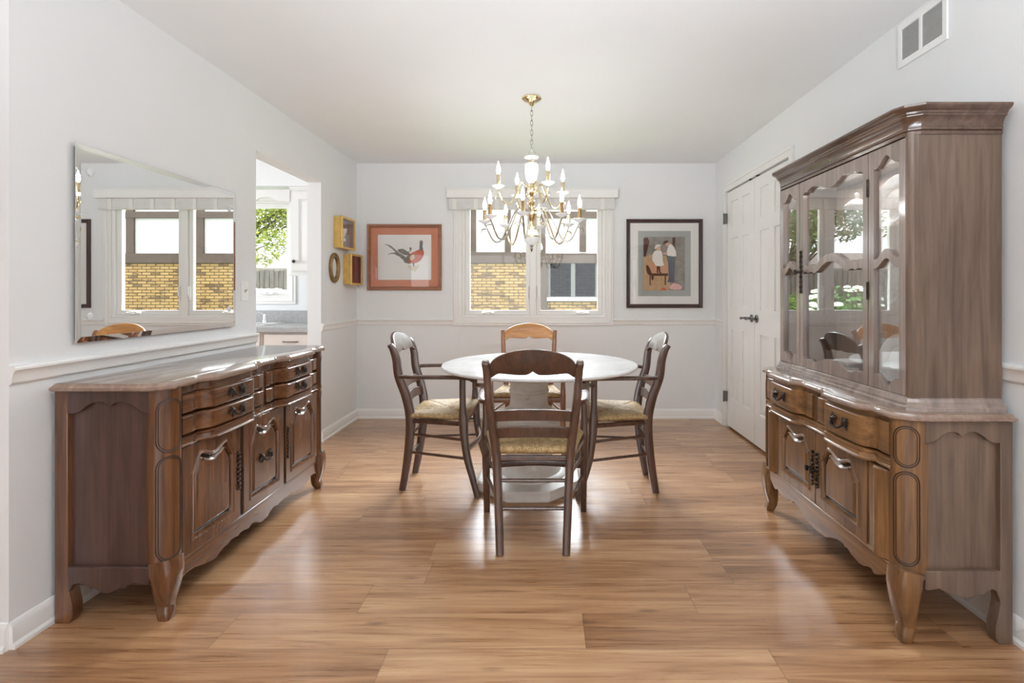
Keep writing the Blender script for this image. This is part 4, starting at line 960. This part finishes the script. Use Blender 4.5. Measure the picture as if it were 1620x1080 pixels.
MB().lathe([(0.0515, 1.562), (0.0525, 1.558), (0.0515, 1.554)], (0, 0, 0), 32).build('bowl_band', M['brass'], cd)
MB().lathe([(0.008, 1.505), (0.012, 1.50), (0.006, 1.49), (0.009, 1.48), (0.004, 1.465), (0.001, 1.46)], (0, 0, 0), 16).build('finial', M['pewter'], cd)
def chand_arm(ang, Rr, zd, z_hub, drop, up_, bmat):
    """ang measured so that 0 points to -y (towards the camera), positive to +x"""
    ax, ay = sin(ang), -cos(ang)
    P = lambda r, z: (ax*r, ay*r, z)
    path = cr([P(0.018, z_hub), P(0.05, z_hub+up_*0.9), P(Rr*0.33, z_hub+up_), P(Rr*0.50, z_hub-drop*0.45), P(Rr*0.66, z_hub-drop*0.95), P(Rr*0.82, z_hub-drop*0.92), P(Rr*0.96, z_hub-drop*0.45), P(Rr, zd-0.012)], 6)
    a = MB().tube(path, 0.0055, 8, side=None)
    # leaf ornament and little scroll
    a.tube(cr([P(Rr*0.97, zd-0.045), P(Rr*1.06, zd-0.05), P(Rr*1.08, zd-0.075)], 4), [0.004]*5+[0.003]*3+[0.0015], 6, side=None)
    sp = [P(Rr*0.30+0.018*cos(t)*(1-t/9), z_hub-drop*0.35+0.018*sin(t)*(1-t/9)) for t in [i*0.5 for i in range(15)]]
    a.tube(sp, 0.0025, 6, side=None)
    arm = a.build('arm', bmat, cd)
    MB().lathe([(0.008, zd-0.014), (0.016, zd-0.008), (0.034, zd+0.001), (0.040, zd+0.008), (0.037, zd+0.010), (0.014, zd+0.004), (0.001, zd+0.004)], P(Rr, 0), 20, 8, 0.03).build('drip_dish', M['porcelain'], arm)
    MB().lathe([(0.0115, zd+0.002), (0.0115, zd+0.074), (0.010, zd+0.077), (0.001, zd+0.077)], P(Rr, 0), 14).build('candle_sleeve', M['brass'] if bmat is M['brass'] else M['oldgold'], arm)
    MB().lathe([(0.006, zd+0.076), (0.0095, zd+0.086), (0.0125, zd+0.102), (0.0105, zd+0.120), (0.0055, zd+0.138), (0.002, zd+0.152), (0.001, zd+0.158)], P(Rr, 0), 14).build('bulb', M['bulb'], arm)
for i in range(8): chand_arm(R(-8+45*i), 0.305, 1.657, 1.70, 0.175, 0.03, M['pewter'] if i in (0, 1, 6, 7, 2) else M['brass'])
for i in range(4): chand_arm(R(27+90*i), 0.226, 1.852, 1.865, 0.115, 0.025, M['brass'])

# ------------------------------------------------------------------ things on the walls
def picture(name, label, x0, x1, z0, z1, fw, fmat, layers, glassy=True):
    """framed print on the back wall; layers = [(inset, material, name)]"""
    t = thing(name, label, 'picture', ((x0+x1)/2, YB-0.001, (z0+z1)/2))
    hw, hh = (x1-x0)/2, (z1-z0)/2; r0 = rect(-hw, hw, -hh, hh)
    m = MB(); m.loft([[(p, -y, q) for p, q in offset(r0, o_)] for o_, y in ((0, 0.0), (0, 0.018), (fw*0.15, 0.024), (fw*0.45, 0.022), (fw*0.6, 0.016), (fw*0.85, 0.017), (fw, 0.010), (fw, 0.003))], False, False)
    m.build('frame', fmat, t)
    y = 0.004
    for ins, mt, nm in layers:
        r = offset(r0, ins)
        MB().prism(r, -y, -y+0.002, XZ).build(nm, mt, t); y += 0.0012
    MB().prism(offset(r0, fw*0.9), -0.0095, -0.0088, XZ).build('glass', M['picglass'], t)
    return t, y
def px2(x, y, d=YB): return ((x-863)*d/810, CH+(463-y)*d/810)
ppx = lambda x, y: px2(560+x/7.2, 330+y/7.2)
x0, z1 = px2(581.6, 354.8); x1, z0 = px2(699, 459)
t, yy = picture('pheasant_picture', 'pheasant drawing with rust-orange mat in reddish wood frame', x0, x1, z0, z1, 0.034, M['frame_br'], [(0.02, M['mat_rust'], 'mat_board'), (0.1, M['paper'], 'print')])
def sketch(t, name, polys, mats, pxf, y):
    lx, ly, lz = t.location; m = MB(); mi = []
    for k, (mt, pts) in enumerate(polys):
        m.mi = mt; yk = -y-0.0004*(k*0.12+1)
        m.prism([(a-lx, b-lz) for a, b in [pxf(*p) for p in pts]], yk, yk+0.0003, XZ)
    return m.build(name, mats, t)
sketch(t, 'pheasant_drawing', [
    (0, cr([(350, 403), (420, 422), (490, 480), (560, 540), (620, 590), (600, 615), (570, 590), (520, 545), (460, 480), (400, 430)], 4, True)),
    (0, cr([(500, 470), (560, 458), (615, 490), (640, 475), (632, 445), (655, 445), (655, 470), (630, 500), (640, 520), (590, 530), (530, 505)], 4, True)),
    (0, cr([(385, 525), (430, 505), (500, 500), (570, 535), (590, 560), (520, 545), (450, 515)], 4, True)),
    (0, cr([(570, 600), (600, 545), (650, 510), (700, 500), (690, 570), (640, 625), (600, 620)], 4, True)),
    (2, cr([(625, 600), (640, 520), (700, 485), (750, 465), (795, 480), (795, 530), (760, 590), (700, 620), (650, 622)], 4, True)),
    (3, cr([(640, 575), (650, 535), (690, 525), (690, 560), (660, 590)], 4, True)),
    (1, cr([(748, 465), (750, 400), (752, 370), (775, 362), (788, 385), (782, 430), (790, 470), (768, 475)], 4, True)),
    (4, cr([(758, 385), (770, 376), (780, 388), (768, 396)], 3, True)),
    (0, [(672, 618), (690, 618), (688, 690), (700, 715), (680, 712)]),
    (3, cr([(610, 640), (680, 660), (750, 640), (720, 690), (700, 720), (660, 700), (640, 690)], 3, True)),
], [M['ink'], M['ink_dk'], M['p_red'], M['p_straw'], M['p_red']], ppx, yy)
gpx = lambda x, y: px2(980+x/6.353, 330+y/6.353)
x0, z1 = px2(990.8, 346.8); x1, z0 = px2(1111, 486.8)
t, yy = picture('country_scene_picture', 'dark-framed print of man and girl on a bench, right of window', x0, x1, z0, z1, 0.036, M['frame_dk'], [(0.02, M['mat_white'], 'mat_board'), (0.112, M['mat_grey'], 'inner_mat'), (0.168, M['p_park'], 'print')])
sketch(t, 'painted_figures', [
    (5, [(238, 822), (238, 500), (300, 460), (480, 480), (520, 640), (500, 822)]),
    (0, [(240, 480), (262, 480), (300, 330), (280, 290), (240, 300)]), (0, [(525, 470), (555, 480), (558, 290), (530, 290)]),
    (6, cr([(275, 570), (330, 550), (440, 560), (485, 600), (470, 650), (350, 655), (300, 630)], 4, True)),
    (0, cr([(265, 580), (285, 570), (315, 630), (320, 665), (280, 655)], 4, True)), (0, [(300, 650), (485, 650), (485, 675), (300, 675)]),
    (0, [(300, 670), (312, 670), (312, 770), (300, 770)]), (0, [(452, 670), (466, 670), (466, 765), (452, 765)]), (0, cr([(315, 690), (330, 670), (345, 690), (330, 722)], 4, True)),
    (0, [(372, 570), (405, 570), (410, 635), (425, 648), (398, 648), (385, 600), (388, 648), (372, 645)]),
    (2, cr([(330, 470), (355, 425), (400, 420), (425, 440), (432, 520), (440, 570), (370, 575), (345, 540), (330, 520)], 4, True)),
    (1, cr([(372, 410), (385, 385), (412, 390), (410, 412), (392, 424)], 4, True)), (2, cr([(352, 405), (362, 368), (395, 360), (420, 378), (390, 382), (370, 400)], 4, True)),
    (4, [(485, 500), (555, 490), (550, 740), (500, 740), (478, 735), (492, 700)]), (3, [(470, 470), (556, 475), (552, 535), (480, 530)]),
    (2, cr([(472, 440), (485, 390), (510, 355), (545, 385), (565, 440), (562, 478), (500, 475), (470, 462)], 4, True)), (1, cr([(470, 375), (465, 350), (490, 340), (500, 360), (485, 380)], 4, True)),
    (0, cr([(435, 360), (445, 330), (480, 320), (490, 335), (460, 350)], 4, True)), (1, [(432, 440), (480, 442), (480, 465), (440, 458)]),
    (7, cr([(500, 790), (540, 750), (590, 760), (625, 780), (610, 810), (540, 815)], 4, True)), (8, cr([(415, 815), (435, 795), (460, 800), (465, 818)], 3, True)),
], [M['p_brown'], M['p_skin'], M['p_white'], M['ink_dk'], M['p_blue'], M['p_path'], M['p_orange'], M['p_pink'], M['p_red']], gpx, yy)

# gilt shadow boxes and oval mirror on the left wall beyond the opening
def shadow_box(label, y0, y1, z0, z1, lining):
    t = thing('shadow_box', label, 'shadow box', (XL+0.001, (y0+y1)/2, (z0+z1)/2), group='gilt shadow boxes')
    hw, hh = (y1-y0)/2, (z1-z0)/2; dp = 0.075
    r0 = rect(-hw, hw, -hh, hh)
    m = MB(); m.loft([[(x, p, q) for p, q in offset(r0, o_)] for o_, x in ((0.004, 0.0), (0.004, dp-0.02), (0.0, dp-0.018), (-0.004, dp-0.006), (0.0, dp), (0.016, dp), (0.016, 0.008))], False, False); m.build('frame', M['gold'], t, bev=0.001)
    MB().loft([[(x, p, q) for p, q in offset(r0, o_)] for o_, x in ((0.0165, dp-0.009), (0.019, dp-0.009), (0.019, 0.008))], False, True).loft([[(x, p, q) for p, q in offset(r0, 0.006)] for x in (0.001, 0.0075)]).build('lining', lining, t)
    MB().prism(offset(r0, 0.014), dp-0.008, dp-0.006, YZ).build('glass', M['picglass'], t)
    return t
sb = shadow_box('gilt shadow box with grey lining, upper one near the left corner', 4.365, 4.66, 1.585, 1.86, M['mauve'])
m = MB(); m.lathe([(0.02, -0.08), (0.022, -0.06), (0.008, -0.04), (0.03, 0.0), (0.034, 0.03), (0.001, 0.03)], (0.03, -0.02, 0.01), 16); m.build('figurine', M['porcelain'], sb)
shadow_box('gilt shadow box with red velvet lining, lower one near the left corner', 4.57, 4.845, 1.275, 1.552, M['velvet'])
om = thing('oval_mirror', 'small oval mirror in antique gilt frame beside the red shadow box', 'mirror', (XL+0.001, 4.355, 1.415))
el = lambda r, x: [(x, 0.090*r*cos(2*pi*i/40), 0.128*r*sin(2*pi*i/40)) for i in range(40)]
MB().loft([el(0.96, 0.0), el(1.0, 0.01), el(1.0, 0.02), el(0.94, 0.028), el(0.86, 0.026), el(0.82, 0.020), el(0.76, 0.024), el(0.70, 0.018), el(0.68, 0.006)], True, False).build('frame', M['oldgold'], om)
MB().loft([el(0.70, 0.004), el(0.70, 0.010)]).build('mirror_glass', M['mirror'], om)

# big bevelled mirror over the sideboard
my0, my1, mz0, mz1 = 1.951, 2.955, 1.010, 1.775
mi = thing('wall_mirror', 'large rectangular mirror hanging on the left wall above the sideboard', 'mirror', (XL, 0, 0))
rr = rect(my0, my1, mz0, mz1)
MB().loft([[(x, p, q) for p, q in offset(rr, o_)] for o_, x in ((0.0, 0.014), (0.0, 0.0165), (0.021, 0.0182), (0.0215, 0.0183))], True, True).build('mirror_glass', M['mirror'], mi, ang=1)
MB().prism(offset(rr, 0.012), 0.001, 0.0138, YZ).build('backing', M['mirror_back'], mi)
for y in (my0+0.06, my1-0.06):
    for z in (mz0+0.10, mz1-0.10):
        m = MB(lambda x, y_, z_, y=y, z=z: (0.0183+z_, y+x, z+y_)); m.lathe([(0.016, 0), (0.016, 0.002), (0.010, 0.004), (0.001, 0.0045)], (0, 0, 0), 16, 8, 0.14); m.build('rosette', M['acrylic'], mi)

ls = thing('light_switch', 'white toggle light switch left of the kitchen opening', 'switch', (XL+0.0005, 3.07, 1.212))
MB().prism(rect(-0.036, 0.036, -0.058, 0.058), 0, 0.005, YZ).build('plate', M['plastic'], ls, bev=0.002)
MB().prism([(-0.005, -0.008), (0.005, -0.008), (0.005, 0.008), (-0.005, 0.008)], 0.005, 0.008, YZ).tube([(0.006, 0, 0), (0.018, 0, 0.008)], [(0.004, 0.005), (0.0035, 0.004)], 8).build('toggle', M['pewter'], ls)

vt = thing('wall_vent', 'white return air vent high on the right wall under the ceiling', 'vent', (XR-0.0005, 2.206, 2.325))
vh, vw = 0.1, 0.144
MB().plate(rect(-vw, vw, -vh, vh), [rect(-vw+0.025, -0.006, -vh+0.03, vh-0.03)[::-1], rect(0.012, vw-0.025, -vh+0.03, vh-0.03)[::-1]], -0.009, 0, YZ).build('frame', M['plastic'], vt, bev=0.002)
m = MB()
for i in range(22):
    z = -vh+0.032+i*(2*vh-0.064)/21
    m.prism([(-0.004, z+0.0036), (-0.0078, z-0.0024), (-0.0068, z-0.0030), (-0.0031, z+0.0030)], -vw+0.02, vw-0.02, lambda p, q, a: (p, a, q))
m.build('louvres', M['grille'], vt)
MB().prism(rect(-vw+0.02, vw-0.02, -vh+0.025, vh-0.025), -0.0025, 0, YZ).build('duct_shadow', M['slot'], vt)

fr = thing('floor_register', 'small floor vent at the back baseboard behind the left chair', 'vent', (-0.60, YB-0.085, 0.0))
MB().box(-0.12, 0.12, -0.045, 0.045, 0, 0.005).build('plate', M['oldgold'], fr, bev=0.002)
m = MB()
for i in range(14): m.box(-0.105+i*0.0155, -0.097+i*0.0155, -0.03, 0.03, 0.005, 0.0056)
m.build('slots', M['slot'], fr)

# window shade with cornice box and pull cords
sh = thing('window_shade', 'white roman shade stacked under a cornice above the dining window', 'window shade', (0, YB, 0))
m = MB(); m.loft([[(x, -a, b) for a, b in ((0.023, 2.095), (0.072, 2.095), (0.082, 2.10), (0.082, 2.172), (0.086, 2.178), (0.086, 2.188), (0.023, 2.188))] for x in (-0.932, 0.685)]); m.build('cornice', M['trim'], sh, bev=0.002)
m = MB(); ps = [(-0.024, 2.094)]
fold = [(0.055, 2.094), (0.064, 2.06), (0.060, 2.03), (0.066, 2.0), (0.058, 1.988), (0.034, 1.99), (0.032, 2.094)]
nf = 60; lps = []
for i in range(nf+1):
    x = -0.915+1.57*i/nf; e = 0.0015*sin(i*0.9)
    lps.append([(x, -(a+e), b) for a, b in fold])
m.loft(lps); m.build('fabric_stack', M['shade'], sh)
for x in [-0.86+0.2*i for i in range(8)]: MB().box(x-0.018, x+0.018, -0.0685, -0.058, 1.99, 2.09).build('tape', M['mat_white'], sh)
for x, zb in ((-0.822, 0.42), (0.588, 0.52)):
    c_ = MB().tube([(x, -0.05, 2.0), (x, -0.048, 1.3), (x, -0.046, zb)], 0.0022, 6).build('cord', M['plastic'], sh)
    MB().lathe([(0.002, 0.03), (0.006, 0.024), (0.008, 0.004), (0.001, 0)], (x, -0.046, zb-0.03), 10).build('cord_tassel', M['plastic'], c_)

# ------------------------------------------------------------------ outside
o = MB().box(-30, 30, 5.1, 45, -0.45, -0.35).build('ground', M['grass']); struct(o, 'lawn outside the windows', 'ground')
HY = 13.0
hs = thing('brick_house', 'tan brick and white timbered house next door seen through the window', 'house', (0, HY, 0))
nx = lambda px: (px-863)*HY/810
nz = lambda py: CH+(463-py)*HY/810
nw = (nx(867), nx(946.5), nz(475), nz(413.5))
MB().plate(rect(-2.5, 12, -0.4, nz(416.5)), [rect(*nw)[::-1]], 0, 0.3, XZ).build('brick_wall', M['brick'], hs)
MB().box(-2.5, 12, 0.02, 0.3, nz(416.5), 6.2).build('stucco_wall', M['stucco'], hs)
bm_ = MB(); bm_.box(-2.5, 12, -0.06, 0.05, nz(416.5), nz(401)); bm_.build('band_beam', M['beam'], hs, bev=0.01)
for a, b, z0, z1 in ((742, 753, 401, 300), (799, 808, 401, 300), (856, 863, 490, 300), (917, 927, 398, 300), (996, 1006, 401, 300), (1080, 1092, 401, 300), (1180, 1192, 401, 300), (1290, 1302, 401, 300)):
    MB().box(nx(a), nx(b), -0.04, 0.05, nz(z0), nz(z1)).build('post', M['beam'], hs)
MB().box(nx(853), 12, -0.05, 0.05, nz(345), nz(335)).build('rail_beam', M['beam'], hs); MB().box(-2.5, nx(856), -0.05, 0.05, nz(405), nz(399)).build('sill_beam', M['beam'], hs)
MB().box(nx(863), nw[0], -0.03, 0.05, nz(490), nz(413)).build('jamb_post', M['beam'], hs)
wf_ = MB().plate(rect(*nw), [rect(nw[0]+0.06, nw[0]+0.58, nw[2]+0.10, nw[3]-0.05)[::-1], rect(nw[0]+0.69, nw[1]-0.08, nw[2]+0.10, nw[3]-0.05)[::-1]], -0.02, 0.12, XZ).build('window', M['gframe'], hs, bev=0.008)
MB().box(nw[0], nw[1], 0.07, 0.08, nw[2], nw[3]).build('pane', M['winDark'], wf_)
MB().box(nw[0]-0.03, nw[1]+0.3, -0.10, 0.05, nw[2]-0.02, nw[2]+0.08).build('window_sill', M['stucco'], hs, bev=0.01)
m = MB(); m.prism([(-3.1, 6.0), (5, 9.5), (12.5, 6.0), (12.5, 6.25), (5, 9.8), (-3.1, 6.25)], -0.5, 6, XZ); m.build('roof', M['roof'], hs)
MB().box(-2.5, 12, 0.3, 5.5, -0.4, 6.0).build('house_body', M['stucco'], hs)

def leafcloud(blobs, n, size, seed, squash=1.0):
    rnd = random.Random(seed); m = MB()
    for i in range(n):
        c, r = rnd.choice(blobs)
        while True:
            d = Vector((rnd.uniform(-1, 1), rnd.uniform(-1, 1), rnd.uniform(-1, 1)))
            if 0.3 < d.length <= 1: break
        p = Vector(c)+Vector((d.x*r, d.y*r, d.z*r*squash))
        a = Vector((rnd.uniform(-1, 1), rnd.uniform(-1, 1), rnd.uniform(-0.6, 0.6))).normalized()
        b = a.cross(Vector((rnd.uniform(-1, 1), rnd.uniform(-1, 1), rnd.uniform(-1, 1)))).normalized(); s = size*rnd.uniform(0.6, 1.3)
        k = m.add([p-a*s, p+b*s*0.5, p+a*s, p-b*s*0.5]); m.face((k, k+1, k+2, k+3))
    return m
def tree(label, loc, blobs, n, size, mat, seed, h):
    t = thing('tree', label, 'tree', loc, group='garden trees')
    tr = MB().tube(cr([(0, 0, -0.1), (0.08, 0, h*0.35), (-0.05, 0.05, h*0.7), (0.1, 0, h)], 5), [0.11*(1-0.045*i) for i in range(16)], 10, side=None)
    for k, (c, r) in enumerate(blobs):
        tr.tube(cr([(0, 0, h*0.6), tuple((Vector(c)*0.55+Vector((0, 0, h*0.3)))), c], 4), [0.035, 0.03, 0.028, 0.025, 0.022, 0.018, 0.015, 0.012, 0.008], 6, side=None)
    tr.build('trunk', M['bark'], t); leafcloud(blobs, n, size, seed).build('foliage', mat, t)
rb = random.Random(3)
def blobs(n, rad, zc, zr, br): return [((rb.uniform(-rad, rad), rb.uniform(-rad, rad), zc+rb.uniform(-zr, zr)), br*rb.uniform(0.7, 1.25)) for _ in range(n)]
tree('light green tree seen through the kitchen window', (-8.2, 12.0, -0.35), [((1.6+rb.uniform(-0.9, 0.7), rb.uniform(-0.5, 0.5), 3.35+rb.uniform(-0.85, 0.7)), rb.uniform(0.28, 0.5)) for _ in range(24)], 7000, 0.045, M['leaf'], 11, 3.0)
tree('yellow-green tree at the left of the garden', (-13.2, 12.4, -0.35), blobs(14, 1.3, 3.8, 1.2, 0.6), 3600, 0.07, M['leaf'], 12, 3.2)
tree('dark green tree at the middle of the garden', (-2.8, 11.5, -0.35), [((rb.uniform(-1.7, -0.1), rb.uniform(-0.5, 0.5), 3.3+rb.uniform(-0.7, 0.8)), rb.uniform(0.3, 0.5)) for _ in range(15)], 5200, 0.05, M['leaf2'], 13, 3.0)
tree('tall dark green tree behind the fence', (-7.0, 19.0, -0.35), blobs(16, 1.6, 5.4, 1.6, 0.9), 4800, 0.1, M['leaf2'], 14, 4.2)
fn_ = thing('garden_fence', 'weathered grey board fence across the garden', 'fence', (0, 15.5, 0))
for k in range(7):
    m = MB()
    for i in range(14):
        x = -16.4+k*1.98+i*0.14; m.box(x, x+0.115, -0.01, 0.015, -0.36, 1.86 + 0.02*((i*7+k) % 3))
    m.build('fence_panel', M['fence'], fn_); MB().box(-16.45+k*1.98, -16.34+k*1.98, 0.015, 0.12, -0.4, 1.9).build('post', M['fence'], fn_)
gd = thing('garage', 'garage with pale roof beyond the garden fence', 'garage', (-15, 23, 0))
MB().box(-3, 7.5, 0, 4, -0.4, 2.2).build('wall', M['shedwall'], gd)
MB().prism([(-0.4, 2.15), (2, 3.0), (4.4, 2.15), (4.4, 2.25), (2, 3.12), (-0.4, 2.28)], -3.4, 7.9, WZ).build('roof', M['roof'], gd)
def hydrangea(label, loc, seed, r=0.55):
    t = thing('hydrangea_bush', label, 'bush', loc, group='white hydrangeas')
    leafcloud([((0, 0, 0.75), r), ((0.2, 0.1, 0.5), r*0.9), ((-0.2, -0.05, 0.5), r*0.9)], 1700, 0.06, seed).build('foliage', M['leaf2'], t)
    rnd = random.Random(seed+5); m = MB()
    for i in range(46):
        a = rnd.uniform(0, 2*pi); e = rnd.uniform(-0.1, 1.2); rr_ = r*1.06
        c = (rr_*cos(a)*cos(e), rr_*sin(a)*cos(e), 0.78+rr_*sin(e)*0.95)
        s = rnd.uniform(0.06, 0.10); m.lathe([(0.001, -s*0.4), (s, -s*0.2), (s*0.9, s*0.3), (0.001, s*0.5)], c, 9)
    m.build('flower_heads', M['bloom'], t)
hydrangea('white hydrangea bush mirrored in the china cabinet glass', (-2.62, 9.0, -0.05), 21, 0.62); hydrangea('white hydrangea bush seen low in the kitchen window', (-4.75, 8.6, -0.05), 22)
for i, (lab, x, y, r) in enumerate((('round boxwood bush nearest the brick house', -2.2, 10.1, 0.42), ('round boxwood bush between brick house and hydrangea', -3.55, 12.4, 0.5))):
    t = thing('boxwood_bush', lab, 'bush', (x, y, -0.2), group='boxwood bushes')
    leafcloud([((0, 0, 0.95), r), ((0, 0, 0.6), r*1.05), ((0, 0, 0.3), r*1.05)], 3600, 0.035, 31+i).build('foliage', M['box'], t)
    MB().tube([(0, 0, -0.16), (0, 0, 0.9)], 0.04, 8).build('stem', M['bark'], t)
